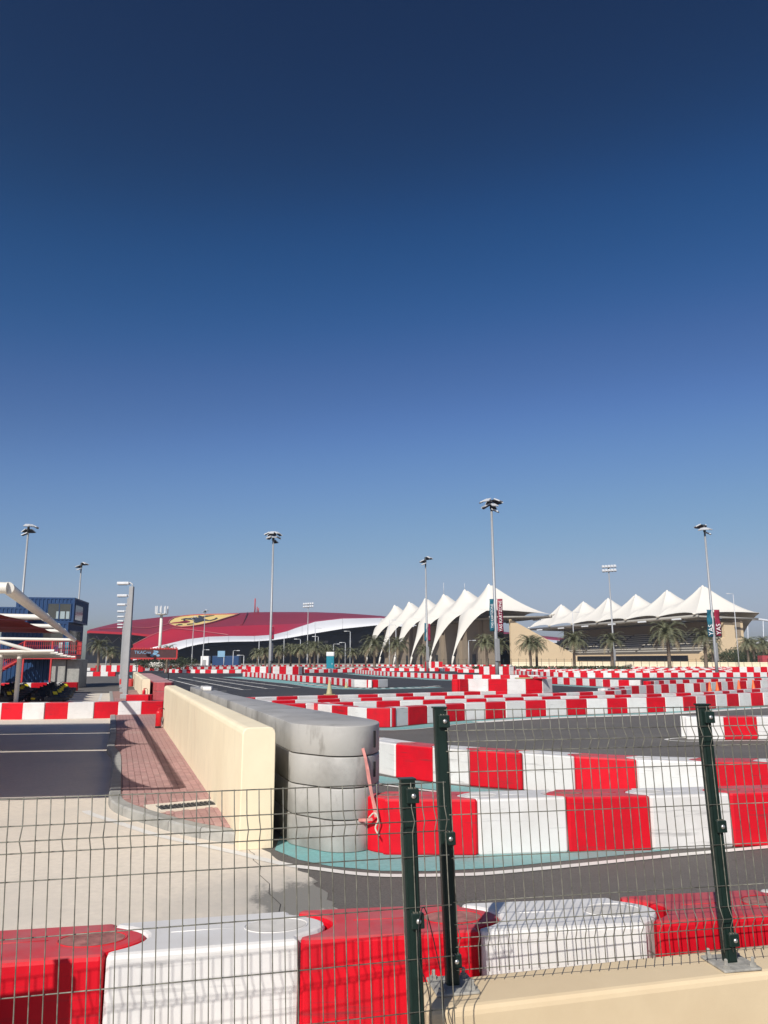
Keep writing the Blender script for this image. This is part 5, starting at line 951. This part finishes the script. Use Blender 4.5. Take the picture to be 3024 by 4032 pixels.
for k, (x, y, z) in enumerate(((-6.5,165,4.8),(-9.5,166,4.9),(-12.2,170,5.4),(-14.6,165,6.0),(-17.8,165,5.5),(-20.0,168,5.6),(-22.1,165,5.2),(-25.0,165,4.9),(-3.9,168,5.2),(-16.2,172,6.2),(-27.5,170,4.6))):
    palm(x, y, z, ('first','second','third','fourth','fifth','sixth','seventh','eighth','ninth','tenth','last')[sorted((-6.5,-9.5,-12.2,-14.6,-17.8,-20.0,-22.1,-25.0,-3.9,-16.2,-27.5)).index(x)]+' short palm from the left in the row before the dark hall', None, 'palm row before the dark hall')
palm(-33.2,120,4.4,'palm behind the right end of the led sign'); palm(-52.3,150,4.6,'palm left of the lane lamps near the feather flag'); palm(-43.7,120,5.5,'palm rising behind the red walkway'); palm(-49.5,150,4.0,'small palm right of the one near the feather flag')
for k, (x, y, z) in enumerate(((100,215,8.6),(104,220,8.2),(109,225,8.8),(96.5,230,7.5))): palm(x, y, z, ('second','third','rightmost','leftmost')[k]+' palm of the dark clump right of the right grandstand', None, 'palms right of the right grandstand')
# shrubs
def shrub(name, x, y, rx, ry, rz, n, label, cat='shrub', grp=None, m_='leaf'):
    mb = MB()
    for k in range(n):
        u = random.uniform(-1,1); th = random.uniform(0,2*math.pi); rr = random.uniform(.55,1)**.6; s_ = math.sqrt(1-u*u)
        p = Vector((rx*rr*s_*math.cos(th)*(1+.15*math.sin(5*th)), ry*rr*s_*math.sin(th), rz*(1+rr*u*(.8+.2*math.sin(3*th)))*.95+.05)); a = random.uniform(.07,.17)*max(rz*.5,.6); d1 = Vector((random.uniform(-1,1),random.uniform(-1,1),random.uniform(-1,1))).normalized()*a; d2 = d1.cross(Vector((random.uniform(-1,1),.3,random.uniform(-1,1)))).normalized()*a*.6
        mb.add([p-d1, p+d2, p+d1, p-d2], [(0,1,2,3)])
    t = thing(name, label, cat, (x, y, 0), 0, grp); mb.build('foliage', m_, t); MB().tube([(0,0,0),(0,0,rz*1.1)], [.18,.08], 6).build('stem', 'trunk', t); return t
shrub('shrub', -36.5, 131, 5.2, 3, 1.55, 5200, 'wide dark green shrub mass below and right of the led sign')
shrub('shrub', -36, 230, 6, 3, 2.0, 700, 'low shrub right of the blue cabin')
for k, (x, y, rx, rz) in enumerate(((112,240,8,5.5),(122,250,9,6.0),(131,255,8,5.0),(103,238,6,4.0))): shrub('tree_clump', x, y, rx, 5, rz/1.6, 6500, ('low','tallest','rightmost','leftmost')[k]+' dark tree clump right of the right grandstand', 'tree', 'dark trees right of the grandstand')
hd = MB(); random.seed(3)
for k in range(3200):
    p = Vector((random.uniform(15,42), random.uniform(132.4,133.6), random.uniform(.1,1.0))); a = random.uniform(.08,.2); d1 = Vector((random.uniform(-1,1),random.uniform(-1,1),random.uniform(-1,1))).normalized()*a; d2 = d1.cross(Vector((.3,1,random.uniform(-1,1)))).normalized()*a*.7
    hd.add([p-d1,p+d2,p+d1,p-d2],[(0,1,2,3)])
tag(hd.build('hedge', 'leaf'), 'long low clipped hedge behind the barriers before the grandstands', 'hedge')

# ------------------------------------------------------------------ floodlight masts, street lamps
def flood_mast(x, y, H, label, kind=0, rz=0.0, r0=.22, grp='floodlight masts round the track'):
    t = thing('floodlight_mast', label, 'floodlight', (x, y, 0), rz, grp)
    t.rotation_euler = (Matrix.Rotation(R(-.5 if x > 0 else 0), 3, 'Y') @ Matrix.Rotation(rz, 3, 'Z')).to_euler()
    MB().tube([(0,0,0),(0,0,H*.12),(0,0,H)], [r0,r0*.92,r0*.55], 12).build('pole', 'galv', t); MB().tube([(0,0,H-.9),(0,0,H+.12)], r0*.8, 8).build('head_core', 'dark', t)
    MB().bevbox(-r0*1.15,r0*1.15,-r0*1.5,-r0*.3,1.9,4.3,.03).build('control_box', 'lampgrey', t)
    if kind == 2:
        for j in range(2):
            MB().tube([(-1.6,0,H-.3-j*.9),(1.6,0,H-.1-j*.9)], .07, 6).build('cross_arm', 'dark', t)
            for k in range(5): MB().bevbox(-.28,.28,-.2,.2,-.3,.3,.05,0,Matrix.Translation((-1.4+k*.7,-.25,H-.2-j*.9+.05*k)) @ Matrix.Rotation(R(-30),4,'X')).build('lamp_unit', 'lamp', t)
        return t
    n = 11 if kind == 0 else 8
    for k in range(n):
        ring = 0 if k < n*.5 else (1 if k < n*.85 else 2); az = (k*2.4+rz) if kind == 0 else R(-60+k*38); rr = (.92,.70,.42)[ring]; z = H-(0,.55,1.1)[ring]
        px, py = rr*math.cos(az), rr*math.sin(az)
        MB().tube([(0,0,z+.1),(px*.75,py*.75,z+.16)], .05, 5).build('arm', 'dark', t)
        M_ = Matrix.Translation((px, py, z)) @ Matrix.Rotation(az, 4, 'Z') @ Matrix.Rotation(R(26), 4, 'Y')
        h = MB(); h.prism([(-.42,-.30),(.42,-.36),(.42,.36),(-.42,.30)], -.06, .07, 0, .03, M_); ho = h.build('lamp_unit', 'lamp', t); MB().box(-.38,.38,-.29,.29,-.085,-.062,0,M_).build('lens', 'dark', ho)
    return t
def banner(x, y, z0, z1, m_, w, dx, tx_, label, grp):
    t = thing('pole_banner', label, 'banner', (x, y, 0), 0, grp)
    rowsB = []
    for k in range(13):
        z = z0+(z1-z0)*k/12; rowsB.append([(dx+ux*w*(1+.10*(1-k/12)), -.12-.10*math.sin(k*1.1+ux*2)+.08*ux, z) for ux in (0,.25,.5,.75,1)])
    c_ = MB().grid(rowsB, 0, True).build('cloth', m_, t); c_.modifiers.new('t','SOLIDIFY').thickness = .012
    for z in (z0,z1): MB().tube([(dx*.1,-.08,z),(dx+w*1.05,-.08,z)], .03, 6).build('bracket', 'galv', t)
    if tx_:
        me = text_mesh(tx_[0], tx_[1], 'print', 'lettering', .01); o = inst(me, 'lettering', c_, (dx+w*.52,-.30,tx_[2]), (R(90),R(-90),0))
    return t
flood_mast(12.25,85,19.6,'tall central floodlight mast with paired banners, nearest of all',0,.4,.22)
flood_mast(-16.0,110,20.0,'floodlight mast rising before the red roof with a small banner',0,1.1)
flood_mast(44.5,105,20.3,'right floodlight mast with teal and crimson banners',1,2.2)
flood_mast(7.6,137,20.0,'floodlight mast before the middle tents of the left grandstand',1,.3)
flood_mast(50,170,22.5,'floodlight mast with two straight banks of lamps before the right grandstand',2,.2)
flood_mast(-49.2,105,20.2,'leftmost floodlight mast behind the blue containers',1,R(-20))
flood_mast(-57.3,145,20.0,'second floodlight mast from the left above the blue containers',1,.6)
flood_mast(-24.5,250,20.0,'slim far floodlight mast before the white eave',2,.1,.2)
flood_mast(-67,290,20.4,'right of two slim far masts crossing the yellow emblem',1,0,.2)
flood_mast(-76,310,19.0,'left of two slim far masts crossing the yellow emblem',1,0,.2)
banner(12.25,85,5.1,8.6,'tealflag',-.45,-.20,('YAS KARTZONE',.36,6.75),'teal banner on the left of the central floodlight mast','pole banners')
banner(12.25,85,5.0,8.6,'redflag',.56,.20,('YAS KARTZONE',.46,6.75),'crimson banner on the right of the central floodlight mast','pole banners')
banner(44.5,105,5.1,8.7,'tealflag',-.62,-.16,('YAS',.85,6.0),'teal banner on the left of the right floodlight mast','pole banners')
banner(44.5,105,5.2,8.7,'redflag',.72,.20,('YAS',.85,6.1),'crimson banner on the right of the right floodlight mast','pole banners')
banner(-16,110,4.9,6.7,'redflag',.28,.18,None,'small furled crimson banner on the mast before the red roof','pole banners')
banner(7.6,137,5.3,8.4,'tealflag',-.35,-.12,None,'narrow teal banner on the mast before the left grandstand','pole banners')
banner(7.6,137,5.3,8.3,'redflag',.4,.15,None,'narrow crimson banner on the mast before the left grandstand','pole banners')
def street_lamp(x, y, H, label, side=1):
    t = thing('street_lamp', label, 'street lamp', (x, y, 0), 0, 'slim street lamps beyond the track')
    MB().tube([(0,0,0),(0,0,H-.15)], [.11,.07], 8).build('post', 'lamp', t); MB().tube([(0,0,H-.2),(0,0,H),(side*.25,0,H+.08),(side*1.0,0,H+.08)], .05, 6).build('arm', 'lamp', t)
    h = MB(); h.prism([(side*.9,-.15),(side*1.7,-.1),(side*1.7,.1),(side*.9,.15)][::side], H, H+.16, 0, .03); h.build('lamp_head', 'lamp', t); return t
for x, y, H, s, lab in ((-33.6,210,7.6,1,'lamp left of the first palm row mast'),(-26.9,210,8.8,1,'lamp right of the mast before the red roof'),(-22.5,210,7.5,-1,'lamp left of the slim far mast'),(-18.5,210,10.4,1,'tall lamp just right of the slim far mast'),(-17.7,210,8.2,-1,'shorter lamp just right of the slim far mast'),
    (-14.2,220,6.4,1,'low lamp above the teal cabin'),(-10.9,220,6.8,-1,'low lamp right of the teal cabin'),(-9.1,210,9.6,-1,'lamp left of the first white horn'),(1.3,190,11.6,1,'tall lamp before the farthest tent'),(2.9,190,10.4,-1,'lamp before the second farthest tent'),(19.5,180,6.4,1,'lamp between the central mast and the arches'),
    (45,185,13.2,1,'tall lamp before the far tents of the right grandstand'),(86,190,18,-1,'tall lamp at the right end of the right grandstand'),(-47.5,205,4.6,1,'curved lamp left of the white booth'),(-39.5,205,4.4,1,'curved lamp right of the blue cabin'),(-34,190,3.1,-1,'short lamp beside the low shrub'),(28.9,200,10.5,-1,'thin lamp before the sunlit end wall'),(-58.5,165,4.5,-1,'small lamp near the feather flag'),(-46.5,92,5.6,-1,'small lamp at the left edge above the canopy')):
    street_lamp(x, y, H, 'slim street '+lab, s)
# white antenna mast
am = thing('antenna_mast', 'white telecom mast with a ring of antennas before the red roof', 'mast', (-57.4,200,0))
MB().tube([(0,0,0),(0,0,13.6)], [.42,.34], 12).build('pole', 'tube', am); MB().lathe([(.5,13.4),(1.5,13.55),(1.5,13.75),(.5,13.8)], seg=16).build('platform', 'tube', am); MB().bevbox(-2.2,1.2,-1,1,0,1.5,.1).build('cabinet', 'tube', am)
for k in range(9): a = k*.698; MB().bevbox(-.14,.14,-.09,.09,13.8,15.7,.03,0,Matrix.Translation((1.55*math.cos(a),1.55*math.sin(a),0))).build('antenna', 'lamp', am)
# cabins
wc = thing('portable_toilet', 'teal portable toilet with white roof among the palms', 'portable toilet', (-10.25,150,0))
MB().bevbox(-.72,.72,-.7,.7,0,2.75,.06).build('body', 'tealplastic', wc); MB().bevbox(-.76,.76,-.74,.74,2.76,3.55,.12).build('roof', 'print', wc); MB().box(-.5,.5,-.73,-.705,.1,2.5).build('door', 'tealplastic', wc); MB().box(.32,.4,-.76,-.731,1.2,1.45).build('handle', 'print', wc)
bc = thing('blue_cabin', 'dark blue cabin with a bright screen near the hall', 'cabin', (-53,258,0)); MB().bevbox(-3.6,5.2,0,4,0,3.4,.1).build('body', 'blue', bc); MB().bevbox(-1.8,.6,-.25,-.05,3.0,5.0,.05).build('screen', 'ledblue', bc); MB().tube([(.3,-.1,0),(.3,-.1,3.0)], .12, 6).build('screen_post', 'lamp', bc)
wb = thing('white_booth', 'small white booth left of the dark blue cabin', 'booth', (-58.6,256,0)); MB().bevbox(-1.3,1.3,0,3,0,3.3,.08).build('body', 'print', wb); MB().box(-.5,.5,-.04,-.003,.1,2.1).build('door', 'lampgrey', wb)
# far green fence with posts and the pale wall below the right grandstand
fe = thing('far_fence', 'thin dark green wire fence before the grandstands', 'fence')
for k in range(64):
    x = 2+k*1.75; y = 188-.10*x; MB().tube([(x,y,0),(x,y,2.4)], .05, 5).build('post', 'green', fe)
for z in (.4,1.2,2.1): MB().tube([(2,187.8,z),(114,176.6,z)], .02, 4).build('rail_wire', 'green', fe)
o = MB().bevbox(32,120,196,196.5,0,1.5,.05).build('pale_boundary_wall', 'cream'); tag(o, 'long pale boundary wall before the right grandstand', 'wall')
rc = thing('red_container', 'weathered red shipping container beside the dark trees', 'container', (101,205,0), .05); m_ = MB(); corr_wall(m_, (-2,0), (8,0), 1.3, 3.2, (0,-1)); m_.box(-2,8,.05,2.4,1.3,3.2); m_.build('body', 'dkred', rc); MB().box(2.2,4.0,-.06,-.03,1.9,2.5).build('lettering_patch', 'print', rc)
# pale coaster track
ct = thing('coaster_track', 'pale roller coaster track and supports beyond the right grandstand', 'roller coaster')
MB().tube(smooth_path([(258,600,12,),(275,600,29),(292,602,33),(318,604,27),(340,606,24)], 6), .9, 6).build('track', 'coaster', ct)
MB().tube([(250,600,10),(300,600,17),(345,600,48)], 1.0, 6).build('track', 'coaster', ct)
for x in (262,270,280,292,306,322): MB().tube([(x,602,0),(x+2,602,12+min(20,(x-255)*1.0))], .35, 5).build('support', 'coaster', ct)
for k in range(8): MB().tube([(262+k*5,602,5+(k % 2)*9),(267+k*5,602,14-(k % 2)*9)], .25, 4).build('lattice', 'coaster', ct)
# thin desert haze
hz = bpy.data.materials.new('thin_haze'); hz.use_nodes = True; hn = hz.node_tree.nodes; hn.remove(hn['Principled BSDF'])
pv = hn.new('ShaderNodeVolumePrincipled'); pv.inputs['Density'].default_value = 0.00028; pv.inputs['Color'].default_value = (0.86, 0.91, 1.0, 1); pv.inputs['Anisotropy'].default_value = 0.45
hz.node_tree.links.new(pv.outputs['Volume'], hn['Material Output'].inputs['Volume'])
o = MB().box(-1550,1550,-350,2450,-1.03,52).build('haze', hz); tag(o, kind='stuff')
bpy.context.view_layer.update()
